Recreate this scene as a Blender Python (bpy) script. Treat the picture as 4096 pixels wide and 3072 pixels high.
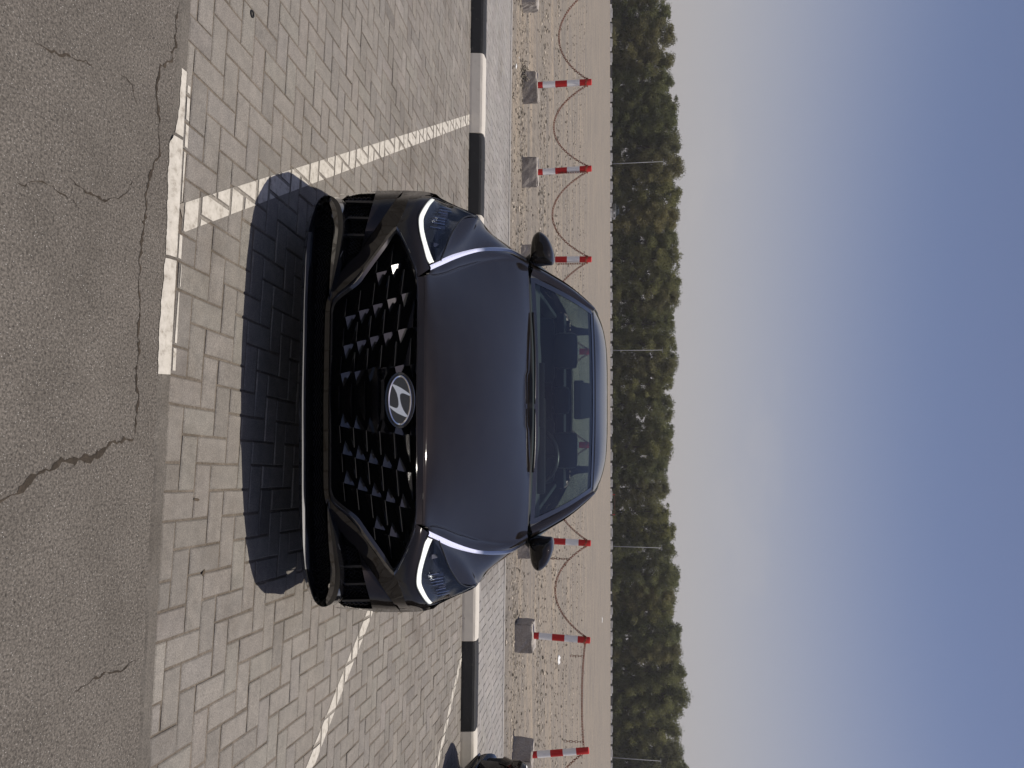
import bpy, bmesh, math, random
import numpy as np
from mathutils import Vector, Matrix
R_ = math.radians
random.seed(7); rng = np.random.default_rng(7)
for o in list(bpy.data.objects): bpy.data.objects.remove(o)
sc = bpy.context.scene
col = sc.collection

# ------------------------------------------------------------------ camera, sky, sun, exposure
FPX = 2900.0; CAM_H = 1.53
PITCH = math.atan(420/FPX); YAW = math.atan(66/FPX)
cam_d = bpy.data.cameras.new('camera'); cam = bpy.data.objects.new('camera', cam_d); col.objects.link(cam)
cF = np.array([-math.sin(YAW)*math.cos(PITCH), math.cos(YAW)*math.cos(PITCH), -math.sin(PITCH)])
cR = np.array([math.cos(YAW), math.sin(YAW), 0.0]); cU = np.cross(cR, cF)
# the photograph was taken with the phone held upright but is stored lying on its side: picture right = up, picture bottom = right
mx, my, mz = cU, -cR, -cF
cam.matrix_world = Matrix(((mx[0], my[0], mz[0], 0), (mx[1], my[1], mz[1], 0), (mx[2], my[2], mz[2], CAM_H), (0, 0, 0, 1)))
cam_d.sensor_fit = 'HORIZONTAL'; cam_d.sensor_width = 36.0; cam_d.lens = 36.0*FPX/4096
cam_d.clip_start = 0.05; cam_d.clip_end = 4000
sc.camera = cam
SUN_VEC = Vector((0.18, 0.005, 1.0)).normalized()
SUN_EL = math.asin(SUN_VEC.z); SUN_AZ = math.atan2(SUN_VEC.x, SUN_VEC.y)
w = bpy.data.worlds.new('World'); sc.world = w; w.use_nodes = True
wn, wl = w.node_tree.nodes, w.node_tree.links
wn.clear()
wo = wn.new('ShaderNodeOutputWorld'); bg = wn.new('ShaderNodeBackground'); sky = wn.new('ShaderNodeTexSky')
sky.sky_type = 'NISHITA'; sky.sun_disc = False; sky.sun_elevation = SUN_EL; sky.sun_rotation = SUN_AZ
sky.altitude = 0; sky.air_density = 1.0; sky.dust_density = 0.8; sky.ozone_density = 1.0
bg.inputs['Strength'].default_value = 0.08
# a few thin clouds low over the horizon
geo = wn.new('ShaderNodeTexCoord'); sep = wn.new('ShaderNodeSeparateXYZ'); wl.new(geo.outputs['Generated'], sep.inputs[0])
mp = wn.new('ShaderNodeMapping'); mp.inputs['Scale'].default_value = (1.0, 1.0, 2.6); mp.inputs['Location'].default_value = (0.36, 0.0, 0.13)
wl.new(geo.outputs['Generated'], mp.inputs[0])
nz = wn.new('ShaderNodeTexNoise'); nz.inputs['Scale'].default_value = 3.2; nz.inputs['Detail'].default_value = 9; nz.inputs['Roughness'].default_value = 0.56
wl.new(mp.outputs[0], nz.inputs['Vector'])
cr_ = wn.new('ShaderNodeMapRange'); cr_.inputs['From Min'].default_value = 0.58; cr_.inputs['From Max'].default_value = 0.64
wl.new(nz.outputs['Fac'], cr_.inputs['Value'])
el1 = wn.new('ShaderNodeMapRange'); el1.inputs['From Min'].default_value = 0.24; el1.inputs['From Max'].default_value = 0.19
wl.new(sep.outputs['Z'], el1.inputs['Value'])
mul = wn.new('ShaderNodeMath'); mul.operation = 'MULTIPLY'; wl.new(cr_.outputs[0], mul.inputs[0]); wl.new(el1.outputs[0], mul.inputs[1])
mul2 = wn.new('ShaderNodeMath'); mul2.operation = 'MULTIPLY'; mul2.inputs[1].default_value = 0.10; wl.new(mul.outputs[0], mul2.inputs[0])
mixc = wn.new('ShaderNodeMix'); mixc.data_type = 'RGBA'
wl.new(mul2.outputs[0], mixc.inputs['Factor']); mixc.inputs['B'].default_value = (6.3, 6.0, 5.9, 1)
# pale dust haze that greys the lowest part of the sky all round
hz = wn.new('ShaderNodeMapRange'); hz.interpolation_type = 'SMOOTHSTEP'; hz.inputs['From Min'].default_value = 0.40; hz.inputs['From Max'].default_value = 0.0; hz.inputs['To Max'].default_value = 0.92
wl.new(sep.outputs['Z'], hz.inputs['Value'])
mixh = wn.new('ShaderNodeMix'); mixh.data_type = 'RGBA'; wl.new(hz.outputs[0], mixh.inputs['Factor']); tint = wn.new('ShaderNodeMix'); tint.data_type = 'RGBA'; tint.blend_type = 'MULTIPLY'; tint.inputs['Factor'].default_value = 1.0; tint.inputs['B'].default_value = (1.20, 1.02, 1.06, 1)
wl.new(sky.outputs[0], tint.inputs['A']); wl.new(tint.outputs['Result'], mixh.inputs['A']); mixh.inputs['B'].default_value = (5.35, 5.05, 5.1, 1)
wl.new(mixh.outputs['Result'], mixc.inputs['A'])
wl.new(mixc.outputs['Result'], bg.inputs['Color']); wl.new(bg.outputs[0], wo.inputs[0])
sun_d = bpy.data.lights.new('sun', 'SUN'); sun_d.energy = 4.0; sun_d.angle = R_(0.53); sun_d.color = (1.0, 0.94, 0.85)
sun = bpy.data.objects.new('sun', sun_d); col.objects.link(sun)
sun.rotation_euler = SUN_VEC.to_track_quat('Z', 'Y').to_euler(); sun.location = (8, 6, 40)
sc.view_settings.view_transform = 'Standard'; sc.view_settings.look = 'None'; sc.view_settings.gamma = 1.0
sc.view_settings.use_curve_mapping = False; sc.view_settings.exposure = 0.0
sc.render.engine = 'CYCLES'

# ------------------------------------------------------------------ measuring helpers (points of the photograph to places in the world)
CC = np.array([0, 0, CAM_H])
def ray(sx, sy): return cF + cR*(sy-1536)/FPX + cU*(sx-2048)/FPX
def at_z(sx, sy, z=0.0):
    d = ray(sx, sy); return CC + d*((z-CAM_H)/d[2])
def at_y(sx, sy, y):
    d = ray(sx, sy); return CC + d*(y/d[1])
K = 4096/2212

# ------------------------------------------------------------------ mesh and material helpers
MATS = {}
def new_mat(name):
    m = bpy.data.materials.new(name); m.use_nodes = True; MATS[name] = m
    return m, m.node_tree.nodes, m.node_tree.links, m.node_tree.nodes['Principled BSDF']
def simple(name, c, rough=0.5, metal=0.0, coat=0.0, spec=0.5, emit=None, es=1.0, coat_r=0.03):
    m, n, l, b = new_mat(name)
    b.inputs['Base Color'].default_value = (*c, 1); b.inputs['Roughness'].default_value = rough; b.inputs['Metallic'].default_value = metal
    b.inputs['Specular IOR Level'].default_value = spec
    b.inputs['Coat Weight'].default_value = coat; b.inputs['Coat Roughness'].default_value = coat_r
    if emit: b.inputs['Emission Color'].default_value = (*emit, 1); b.inputs['Emission Strength'].default_value = es
    return m
def N(n, t, **kw):
    x = n.new('ShaderNode'+t)
    for k, v in kw.items():
        if k in x.inputs: x.inputs[k].default_value = v
        else: setattr(x, k, v)
    return x
def ramp(n, stops, interp='LINEAR'):
    r = n.new('ShaderNodeValToRGB'); r.color_ramp.interpolation = interp
    e = r.color_ramp.elements
    while len(e) < len(stops): e.new(0.5)
    for i, (p, c) in enumerate(stops):
        e[i].position = p; e[i].color = (*c, 1) if len(c) == 3 else c
    return r
def world_pos(n): return n.new('ShaderNodeNewGeometry').outputs['Position']

def mesh_obj(name, verts, faces, mat, parent=None, smooth=False, loc=None, mats=None, fmat=None, autosm=None):
    me = bpy.data.meshes.new(name); me.from_pydata([tuple(v) for v in verts], [], faces); me.update()
    if mats:
        for m in mats: me.materials.append(m)
        if fmat is not None: me.polygons.foreach_set('material_index', fmat)
    elif mat: me.materials.append(mat)
    if smooth:
        me.polygons.foreach_set('use_smooth', [True]*len(me.polygons))
        if autosm is not None:
            try: me.set_sharp_from_angle(angle=R_(autosm))
            except Exception: pass
    o = bpy.data.objects.new(name, me); col.objects.link(o)
    if parent: o.parent = parent
    if loc is not None: o.location = loc
    return o
def empty(name, loc=(0, 0, 0), rz=0.0):
    o = bpy.data.objects.new(name, None); col.objects.link(o); o.location = loc; o.rotation_euler = (0, 0, rz); o.empty_display_size = 0.2
    return o
def tag(o, label=None, cat=None, group=None, kind=None):
    if label: o['label'] = label
    if cat: o['category'] = cat
    if group: o['group'] = group
    if kind: o['kind'] = kind
    return o
def copy_tree(o, parent=None):
    c = o.copy(); col.objects.link(c); c.parent = parent
    for ch in o.children: copy_tree(ch, c)
    return c
class MB:
    def __init__(s): s.v = []; s.f = []
    def add(s, v, f):
        b = len(s.v); s.v += [tuple(p) for p in v]; s.f += [tuple(i+b for i in q) for q in f]; return s
    def box(s, x0, x1, y0, y1, z0, z1, M=None, bev=0.0):
        if bev <= 0:
            v = [(x, y, z) for z in (z0, z1) for y in (y0, y1) for x in (x0, x1)]
            f = [(0, 2, 3, 1), (4, 5, 7, 6), (0, 1, 5, 4), (2, 6, 7, 3), (0, 4, 6, 2), (1, 3, 7, 5)]
        else:
            bm = bmesh.new(); bmesh.ops.create_cube(bm, size=1.0)
            bmesh.ops.scale(bm, vec=(x1-x0, y1-y0, z1-z0), verts=bm.verts)
            bmesh.ops.bevel(bm, geom=bm.edges[:], offset=bev, segments=2, affect='EDGES', profile=0.6)
            bm.verts.index_update()
            v = [(p.co.x+(x0+x1)/2, p.co.y+(y0+y1)/2, p.co.z+(z0+z1)/2) for p in bm.verts]; f = [tuple(q.index for q in fc.verts) for fc in bm.faces]; bm.free()
        if M is not None: v = [tuple(M @ Vector(p)) for p in v]
        return s.add(v, f)
    def tube(s, pts, rad, n=8, cap=True, closed=False):
        pts = [Vector(p) for p in pts]; m = len(pts); rings = []; up = Vector((0, 0, 1))
        rad = rad if hasattr(rad, '__len__') else [rad]*m
        for i, p in enumerate(pts):
            t = (pts[(i+1) % m] - pts[i-1]) if closed else (pts[min(i+1, m-1)] - pts[max(i-1, 0)])
            t.normalize(); a = t.cross(up)
            if a.length < 1e-3: a = t.cross(Vector((0, 1, 0)))
            a.normalize(); b = a.cross(t)
            rings.append([p + (a*math.cos(2*math.pi*k/n) + b*math.sin(2*math.pi*k/n))*rad[i] for k in range(n)])
        v = [q for r in rings for q in r]; f = []
        for i in range(m if closed else m-1):
            j = (i+1) % m
            for k in range(n): f.append((i*n+k, i*n+(k+1) % n, j*n+(k+1) % n, j*n+k))
        if cap and not closed: f += [tuple(range(n))[::-1], tuple((m-1)*n+k for k in range(n))]
        return s.add(v, f)
    def lathe(s, prof, n=24, axis='z', c=(0, 0, 0)):
        v = []; f = []
        for (r, h) in prof:
            for k in range(n):
                a = 2*math.pi*k/n
                v.append((c[0]+r*math.cos(a), c[1]+r*math.sin(a), c[2]+h) if axis == 'z' else (c[0]+h, c[1]+r*math.cos(a), c[2]+r*math.sin(a)))
        for i in range(len(prof)-1):
            for k in range(n): f.append((i*n+k, i*n+(k+1) % n, (i+1)*n+(k+1) % n, (i+1)*n+k))
        if prof[0][0] > 1e-6: f.append(tuple(range(n))[::-1])
        if prof[-1][0] > 1e-6: f.append(tuple((len(prof)-1)*n+k for k in range(n)))
        return s.add(v, f)
    def build(s, name, mat, parent=None, smooth=False, autosm=None, **k): return mesh_obj(name, s.v, s.f, mat, parent, smooth, autosm=autosm, **k)


# ------------------------------------------------------------------ materials
def asphalt_mat():
    m, n, l, b = new_mat('asphalt'); P = world_pos(n)
    big = N(n, 'TexNoise', Scale=2.4, Detail=7.0, Roughness=0.66); l.new(P, big.inputs['Vector'])
    fine = N(n, 'TexNoise', Scale=150.0, Detail=4.0, Roughness=0.65); l.new(P, fine.inputs['Vector'])
    vor = N(n, 'TexVoronoi', Scale=110.0); l.new(P, vor.inputs['Vector'])
    pit = N(n, 'TexNoise', Scale=105.0, Detail=4.0, Roughness=0.6); l.new(P, pit.inputs['Vector'])
    pr = ramp(n, [(0.33, (0, 0, 0)), (0.50, (1, 1, 1))]); l.new(pit.outputs['Fac'], pr.inputs[0])
    c1 = ramp(n, [(0.3, (0.110, 0.098, 0.085)), (0.7, (0.164, 0.147, 0.129))]); l.new(big.outputs['Fac'], c1.inputs[0])
    c2 = ramp(n, [(0.32, (0.42, 0.42, 0.42)), (0.70, (1.46, 1.44, 1.41))]); l.new(fine.outputs['Fac'], c2.inputs[0])
    m1 = N(n, 'Mix', data_type='RGBA', blend_type='MULTIPLY'); m1.inputs['Factor'].default_value = 1
    l.new(c1.outputs[0], m1.inputs['A']); l.new(c2.outputs[0], m1.inputs['B'])
    m2 = N(n, 'Mix', data_type='RGBA', blend_type='MULTIPLY'); m2.inputs['Factor'].default_value = 0.40
    l.new(m1.outputs['Result'], m2.inputs['A']); l.new(pr.outputs[0], m2.inputs['B'])
    stc = N(n, 'TexNoise', Scale=260.0, Detail=0.0); l.new(P, stc.inputs['Vector'])
    sr = ramp(n, [(0.765, (0, 0, 0)), (0.79, (1, 1, 1))]); l.new(stc.outputs['Fac'], sr.inputs[0])
    m3 = N(n, 'Mix', data_type='RGBA'); l.new(sr.outputs[0], m3.inputs['Factor']); l.new(m2.outputs['Result'], m3.inputs['A']); m3.inputs['B'].default_value = (0.42, 0.40, 0.37, 1)
    l.new(m3.outputs['Result'], b.inputs['Base Color']); b.inputs['Roughness'].default_value = 0.92; b.inputs['Specular IOR Level'].default_value = 0.25
    bp = N(n, 'Bump', Strength=0.4, Distance=0.007); ad = N(n, 'Math', operation='ADD')
    l.new(pr.outputs[0], ad.inputs[0]); l.new(vor.outputs['Distance'], ad.inputs[1]); l.new(ad.outputs[0], bp.inputs['Height']); l.new(bp.outputs[0], b.inputs['Normal'])
    return m
def stone_mat(name, lo, hi, fine_scale=160.0, big_scale=2.2, bump=0.25, tone_attr=False, speck=0.25, dist=0.003, rough=0.9):
    m, n, l, b = new_mat(name); P = world_pos(n)
    big = N(n, 'TexNoise', Scale=big_scale, Detail=6.0, Roughness=0.62); l.new(P, big.inputs['Vector'])
    fine = N(n, 'TexNoise', Scale=fine_scale, Detail=4.0, Roughness=0.7); l.new(P, fine.inputs['Vector'])
    mid = N(n, 'TexNoise', Scale=fine_scale/9, Detail=3.0, Roughness=0.6); l.new(P, mid.inputs['Vector'])
    c1 = ramp(n, [(0.32, lo), (0.70, hi)]); l.new(big.outputs['Fac'], c1.inputs[0])
    c2 = ramp(n, [(0.28, (1-speck*1.5,)*3), (0.74, (1+speck,)*3)]); l.new(fine.outputs['Fac'], c2.inputs[0])
    c3 = ramp(n, [(0.30, (0.86, 0.86, 0.86)), (0.66, (1.06, 1.05, 1.04))]); l.new(mid.outputs['Fac'], c3.inputs[0])
    m1 = N(n, 'Mix', data_type='RGBA', blend_type='MULTIPLY'); m1.inputs['Factor'].default_value = 1
    l.new(c1.outputs[0], m1.inputs['A']); l.new(c2.outputs[0], m1.inputs['B'])
    m2 = N(n, 'Mix', data_type='RGBA', blend_type='MULTIPLY'); m2.inputs['Factor'].default_value = 1
    l.new(m1.outputs['Result'], m2.inputs['A']); l.new(c3.outputs[0], m2.inputs['B']); out = m2.outputs['Result']
    stn = N(n, 'TexNoise', Scale=0.9, Detail=8.0, Roughness=0.7); l.new(P, stn.inputs['Vector']); rst = ramp(n, [(0.36, (0.78, 0.76, 0.74)), (0.50, (1, 1, 1)), (0.68, (1.07, 1.06, 1.05))]); l.new(stn.outputs['Fac'], rst.inputs[0])
    ms = N(n, 'Mix', data_type='RGBA', blend_type='MULTIPLY'); ms.inputs['Factor'].default_value = 1; l.new(out, ms.inputs['A']); l.new(rst.outputs[0], ms.inputs['B']); out = ms.outputs['Result']
    if tone_attr:
        at = N(n, 'Attribute', attribute_name='tone'); m3 = N(n, 'Mix', data_type='RGBA', blend_type='MULTIPLY'); m3.inputs['Factor'].default_value = 1
        l.new(out, m3.inputs['A']); l.new(at.outputs['Color'], m3.inputs['B']); out = m3.outputs['Result']
    l.new(out, b.inputs['Base Color']); b.inputs['Roughness'].default_value = rough; b.inputs['Specular IOR Level'].default_value = 0.25
    bp = N(n, 'Bump', Strength=bump, Distance=dist); l.new(fine.outputs['Fac'], bp.inputs['Height']); l.new(bp.outputs[0], b.inputs['Normal'])
    return m
def paint_line_mat():
    m, n, l, b = new_mat('road_paint'); P = world_pos(n)
    a = N(n, 'TexNoise', Scale=28.0, Detail=8.0, Roughness=0.7); l.new(P, a.inputs['Vector'])
    r = ramp(n, [(0.33, (0.28, 0.245, 0.20)), (0.46, (0.47, 0.435, 0.375)), (0.62, (0.56, 0.52, 0.455))]); l.new(a.outputs['Fac'], r.inputs[0])
    l.new(r.outputs[0], b.inputs['Base Color']); b.inputs['Roughness'].default_value = 0.8
    bp = N(n, 'Bump', Strength=0.3, Distance=0.003); l.new(a.outputs['Fac'], bp.inputs['Height']); l.new(bp.outputs[0], b.inputs['Normal'])
    return m
def gravel_mat():
    m, n, l, b = new_mat('gravel_sand'); P = world_pos(n)
    mpx = N(n, 'Mapping'); mpx.inputs['Scale'].default_value = (0.10, 1.0, 1.0); mpx.inputs['Rotation'].default_value = (0, 0, R_(-2)); l.new(P, mpx.inputs[0])
    trk = N(n, 'TexNoise', Scale=2.6, Detail=7.0, Roughness=0.65); l.new(mpx.outputs[0], trk.inputs['Vector'])
    big = N(n, 'TexNoise', Scale=0.6, Detail=6.0, Roughness=0.7); l.new(P, big.inputs['Vector'])
    mpv = N(n, 'Mapping'); mpv.inputs['Scale'].default_value = (1.0, 0.35, 1.0); l.new(P, mpv.inputs[0]); peb = N(n, 'TexVoronoi', Scale=22.0); l.new(mpv.outputs[0], peb.inputs['Vector'])
    fine = N(n, 'TexNoise', Scale=60.0, Detail=5.0, Roughness=0.75); l.new(P, fine.inputs['Vector'])
    c1 = ramp(n, [(0.34, (0.185, 0.166, 0.146)), (0.50, (0.250, 0.219, 0.186)), (0.66, (0.330, 0.274, 0.214))]); l.new(trk.outputs['Fac'], c1.inputs[0])
    c2 = ramp(n, [(0.30, (0.55, 0.56, 0.58)), (0.68, (1.22, 1.2, 1.16))]); l.new(fine.outputs['Fac'], c2.inputs[0])
    c3 = ramp(n, [(0.0, (0.42, 0.42, 0.43)), (0.35, (1, 1, 1)), (1.0, (1.15, 1.15, 1.15))]); l.new(peb.outputs['Color'], c3.inputs[0])
    c4 = ramp(n, [(0.3, (0.84, 0.85, 0.88)), (0.7, (1.05, 1.04, 1.0))]); l.new(big.outputs['Fac'], c4.inputs[0])
    cur = c1.outputs[0]
    for c, fac in ((c2, 1.0), (c3, 0.75), (c4, 1.0)):
        x = N(n, 'Mix', data_type='RGBA', blend_type='MULTIPLY'); x.inputs['Factor'].default_value = fac
        l.new(cur, x.inputs['A']); l.new(c.outputs[0], x.inputs['B']); cur = x.outputs['Result']
    l.new(cur, b.inputs['Base Color']); b.inputs['Roughness'].default_value = 0.95; b.inputs['Specular IOR Level'].default_value = 0.2
    bp = N(n, 'Bump', Strength=0.5, Distance=0.02); l.new(fine.outputs['Fac'], bp.inputs['Height']); l.new(bp.outputs[0], b.inputs['Normal'])
    return m
def kerb_paint(name, c, wear, wearc):
    m, n, l, b = new_mat(name); P = world_pos(n)
    a = N(n, 'TexNoise', Scale=16.0, Detail=9.0, Roughness=0.72); l.new(P, a.inputs['Vector'])
    r = ramp(n, [(wear-0.06, wearc), (wear, c), (0.75, tuple(x*1.08 for x in c))]); l.new(a.outputs['Fac'], r.inputs[0])
    l.new(r.outputs[0], b.inputs['Base Color']); b.inputs['Roughness'].default_value = 0.7; b.inputs['Specular IOR Level'].default_value = 0.3
    bp = N(n, 'Bump', Strength=0.25, Distance=0.004); l.new(a.outputs['Fac'], bp.inputs['Height']); l.new(bp.outputs[0], b.inputs['Normal'])
    return m
def leaf_mat(name, lo, hi):
    m, n, l, b = new_mat(name)
    at = N(n, 'Attribute', attribute_name='tone'); r = ramp(n, [(0.0, lo), (1.0, hi)]); l.new(at.outputs['Fac'], r.inputs[0])
    oi = n.new('ShaderNodeObjectInfo'); r2 = ramp(n, [(0.0, (0.75, 0.78, 0.80)), (1.0, (1.15, 1.08, 1.0))]); l.new(oi.outputs['Random'], r2.inputs[0])
    x = N(n, 'Mix', data_type='RGBA', blend_type='MULTIPLY'); x.inputs['Factor'].default_value = 1; l.new(r.outputs[0], x.inputs['A']); l.new(r2.outputs[0], x.inputs['B'])
    l.new(x.outputs['Result'], b.inputs['Base Color']); b.inputs['Roughness'].default_value = 0.75; b.inputs['Specular IOR Level'].default_value = 0.2
    tr = n.new('ShaderNodeBsdfTranslucent'); l.new(x.outputs['Result'], tr.inputs['Color'])
    mx_ = N(n, 'MixShader'); mx_.inputs[0].default_value = 0.45; l.new(b.outputs[0], mx_.inputs[1]); l.new(tr.outputs[0], mx_.inputs[2])
    l.new(mx_.outputs[0], n['Material Output'].inputs['Surface'])
    return m
def glass_mat(name, tint, gl=1.0, ior=1.5, rough=0.0):
    m, n, l, b = new_mat(name)
    tr = n.new('ShaderNodeBsdfTransparent'); tr.inputs['Color'].default_value = (*tint, 1)
    g = n.new('ShaderNodeBsdfGlossy'); g.inputs['Roughness'].default_value = rough; g.inputs['Color'].default_value = (gl, gl, gl, 1)
    lw = N(n, 'LayerWeight', Blend=0.5)
    r = ramp(n, [(0.0, (0.045,)*3), (0.35, (0.06,)*3), (0.55, (0.11,)*3), (0.7, (0.19,)*3), (0.85, (0.42,)*3), (1.0, (1, 1, 1))]); l.new(lw.outputs['Facing'], r.inputs[0])
    mx_ = n.new('ShaderNodeMixShader'); l.new(r.outputs[0], mx_.inputs[0]); l.new(tr.outputs[0], mx_.inputs[1]); l.new(g.outputs[0], mx_.inputs[2])
    l.new(mx_.outputs[0], n['Material Output'].inputs['Surface'])
    return m
def car_paint(name, c, dust=0.0):
    m, n, l, b = new_mat(name)
    b.inputs['Base Color'].default_value = (*c, 1); b.inputs['Roughness'].default_value = 0.32; b.inputs['Metallic'].default_value = 0.0; b.inputs['Specular IOR Level'].default_value = 0.0
    b.inputs['Coat Weight'].default_value = 1.0; b.inputs['Coat Roughness'].default_value = 0.025; b.inputs['Coat IOR'].default_value = 1.43
    tc = n.new('ShaderNodeTexCoord'); a = N(n, 'TexNoise', Scale=7.0, Detail=8.0, Roughness=0.7); l.new(tc.outputs['Object'], a.inputs['Vector'])
    r = ramp(n, [(0.3, (0.018,)*3), (0.75, (0.07,)*3)]); l.new(a.outputs['Fac'], r.inputs[0]); l.new(r.outputs[0], b.inputs['Coat Roughness'])
    r2 = ramp(n, [(0.35, c), (0.8, tuple(x+0.004+dust for x in c))]); l.new(a.outputs['Fac'], r2.inputs[0]); l.new(r2.outputs[0], b.inputs['Base Color'])
    return m
M_ASPH = asphalt_mat()
M_PAVER = stone_mat('paver_concrete', (0.208, 0.189, 0.167), (0.256, 0.235, 0.210), 190.0, 1.6, 0.35, True, 0.30)
M_JOINT = stone_mat('joint_sand', (0.150, 0.126, 0.100), (0.215, 0.183, 0.149), 120.0, 5.0, 0.8, False, 0.30, 0.01)
M_WALK = stone_mat('footway_concrete', (0.258, 0.243, 0.228), (0.302, 0.285, 0.267), 120.0, 1.0, 0.15, True, 0.10)
M_WJOINT = stone_mat('footway_joint', (0.20, 0.188, 0.172), (0.235, 0.22, 0.203), 120.0, 1.0, 0.2)
M_EDGE = stone_mat('edging_concrete', (0.125, 0.112, 0.097), (0.170, 0.153, 0.133), 150.0, 3.0, 0.5, False, 0.35, 0.006)
M_GRAVEL = gravel_mat()
M_PEBBLE = stone_mat('pebble', (0.20, 0.18, 0.155), (0.36, 0.32, 0.27), 40.0, 9.0, 0.3, True, 0.2)
M_LINE = paint_line_mat()
M_LINEJ = stone_mat('paint_in_joint', (0.20, 0.18, 0.155), (0.36, 0.33, 0.285), 60.0, 8.0, 0.4)
M_KW = kerb_paint('kerb_white', (0.54, 0.50, 0.44), 0.36, (0.28, 0.24, 0.20))
M_KB = kerb_paint('kerb_black', (0.022, 0.022, 0.023), 0.40, (0.065, 0.060, 0.055))
M_CONC = stone_mat('footing_concrete', (0.36, 0.33, 0.295), (0.46, 0.42, 0.38), 60.0, 4.0, 0.5, False, 0.25, 0.01)
M_BARR = stone_mat('barrier_concrete', (0.36, 0.355, 0.35), (0.52, 0.505, 0.485), 8.0, 0.35, 0.1)
M_BARW = stone_mat('barrier_white', (0.58, 0.56, 0.53), (0.75, 0.73, 0.70), 8.0, 0.5, 0.1)
M_BARK = stone_mat('barrier_black', (0.03, 0.03, 0.032), (0.06, 0.06, 0.06), 8.0, 0.5, 0.1)
M_CRACK = stone_mat('crack_dirt', (0.034, 0.027, 0.020), (0.072, 0.057, 0.043), 150.0, 9.0, 0.4)
M_RED = kerb_paint('post_red', (0.50, 0.030, 0.027), 0.27, (0.30, 0.10, 0.08))
M_WHITE = kerb_paint('post_white', (0.84, 0.83, 0.80), 0.30, (0.45, 0.40, 0.34))
M_RUST = stone_mat('rusty_chain', (0.17, 0.070, 0.048), (0.30, 0.125, 0.085), 90.0, 20.0, 0.4, False, 0.3)
M_BARK2 = simple('tree_bark', (0.085, 0.068, 0.052), 0.9)
M_LEAF = [leaf_mat('leaves_olive', (0.094, 0.106, 0.047), (0.245, 0.250, 0.105)), leaf_mat('leaves_dark', (0.090, 0.102, 0.048), (0.225, 0.232, 0.102)),
          leaf_mat('leaves_brownish', (0.110, 0.108, 0.054), (0.250, 0.240, 0.115))]
M_GALV = simple('galvanised_steel', (0.26, 0.26, 0.26), 0.6, 0.0)
M_PAINT = car_paint('car_paint_midnight', (0.0085, 0.0066, 0.0056))
M_GLOSS = simple('gloss_black', (0.006, 0.006, 0.007), 0.10, 0.0, 1.0)
M_FIN = simple('fin_gloss_black', (0.006, 0.006, 0.007), 0.33, 0.0, 0.0, spec=0.5)
M_SATIN = simple('satin_black', (0.010, 0.010, 0.011), 0.38)
M_PLAST = simple('black_plastic', (0.013, 0.013, 0.014), 0.6)
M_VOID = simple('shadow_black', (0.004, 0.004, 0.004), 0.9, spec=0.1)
M_LIPT = simple('lip_trim_satin', (0.34, 0.34, 0.35), 0.36, 0.9)
M_CHROME = simple('chrome', (0.80, 0.81, 0.83), 0.12, 1.0)
M_DCHROME = simple('dark_chrome', (0.16, 0.165, 0.175), 0.10, 1.0)
M_DRL = simple('daytime_lamp_white', (0.80, 0.80, 0.74), 0.35, emit=(1.0, 0.98, 0.88), es=0.42)
M_LAMPIN = simple('lamp_inner', (0.022, 0.025, 0.032), 0.22, 0.35)
M_LAMPCH = simple('lamp_reflector', (0.45, 0.47, 0.52), 0.12, 1.0)
M_RUBBER = simple('tyre_rubber', (0.014, 0.014, 0.014), 0.8)
M_ALLOY = simple('alloy_rim', (0.35, 0.36, 0.38), 0.3, 1.0)
M_SEAT = simple('seat_leather', (0.020, 0.022, 0.026), 0.5)
M_DASH = simple('dashboard_vinyl', (0.035, 0.040, 0.044), 0.6)
M_TRIM = simple('cabin_light_trim', (0.36, 0.40, 0.34), 0.7)
M_WS = glass_mat('windscreen_glass', (0.66, 0.75, 0.72))
M_WIN = glass_mat('window_glass', (0.36, 0.44, 0.40))
M_LENS = glass_mat('lamp_lens', (0.93, 0.95, 0.97), 0.5)
M_REDLAMP = simple('tail_lamp', (0.25, 0.01, 0.01), 0.15, 0.0, 1.0)
M_LITTER = simple('white_litter', (0.72, 0.72, 0.70), 0.6)
M_LEAFDRY = simple('dry_leaf', (0.075, 0.055, 0.035), 0.8)
M_SUV = simple('silver_paint', (0.42, 0.43, 0.44), 0.25, 0.6, 1.0)
M_SUVGL = simple('dark_window', (0.02, 0.025, 0.03), 0.08, 0.0, 0.5)
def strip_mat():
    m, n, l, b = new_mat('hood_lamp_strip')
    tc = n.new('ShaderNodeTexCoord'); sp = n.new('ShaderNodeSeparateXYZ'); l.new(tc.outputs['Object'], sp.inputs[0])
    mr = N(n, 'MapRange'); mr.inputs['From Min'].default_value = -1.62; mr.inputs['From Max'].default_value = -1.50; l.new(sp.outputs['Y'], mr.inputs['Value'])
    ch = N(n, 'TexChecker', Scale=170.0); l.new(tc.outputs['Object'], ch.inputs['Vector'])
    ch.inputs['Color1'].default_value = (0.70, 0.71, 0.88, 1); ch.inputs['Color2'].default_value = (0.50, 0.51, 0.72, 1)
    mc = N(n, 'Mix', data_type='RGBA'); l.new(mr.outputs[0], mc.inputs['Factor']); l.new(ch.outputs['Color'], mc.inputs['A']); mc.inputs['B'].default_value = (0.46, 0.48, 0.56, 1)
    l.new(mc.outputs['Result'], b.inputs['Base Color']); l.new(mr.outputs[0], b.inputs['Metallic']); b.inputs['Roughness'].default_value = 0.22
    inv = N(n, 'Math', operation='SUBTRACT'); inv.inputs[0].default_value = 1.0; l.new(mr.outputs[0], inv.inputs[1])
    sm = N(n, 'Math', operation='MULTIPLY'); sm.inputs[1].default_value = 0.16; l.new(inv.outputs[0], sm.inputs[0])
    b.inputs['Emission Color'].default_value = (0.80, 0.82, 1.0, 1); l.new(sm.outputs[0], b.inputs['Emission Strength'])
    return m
M_STRIP = strip_mat()

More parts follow.
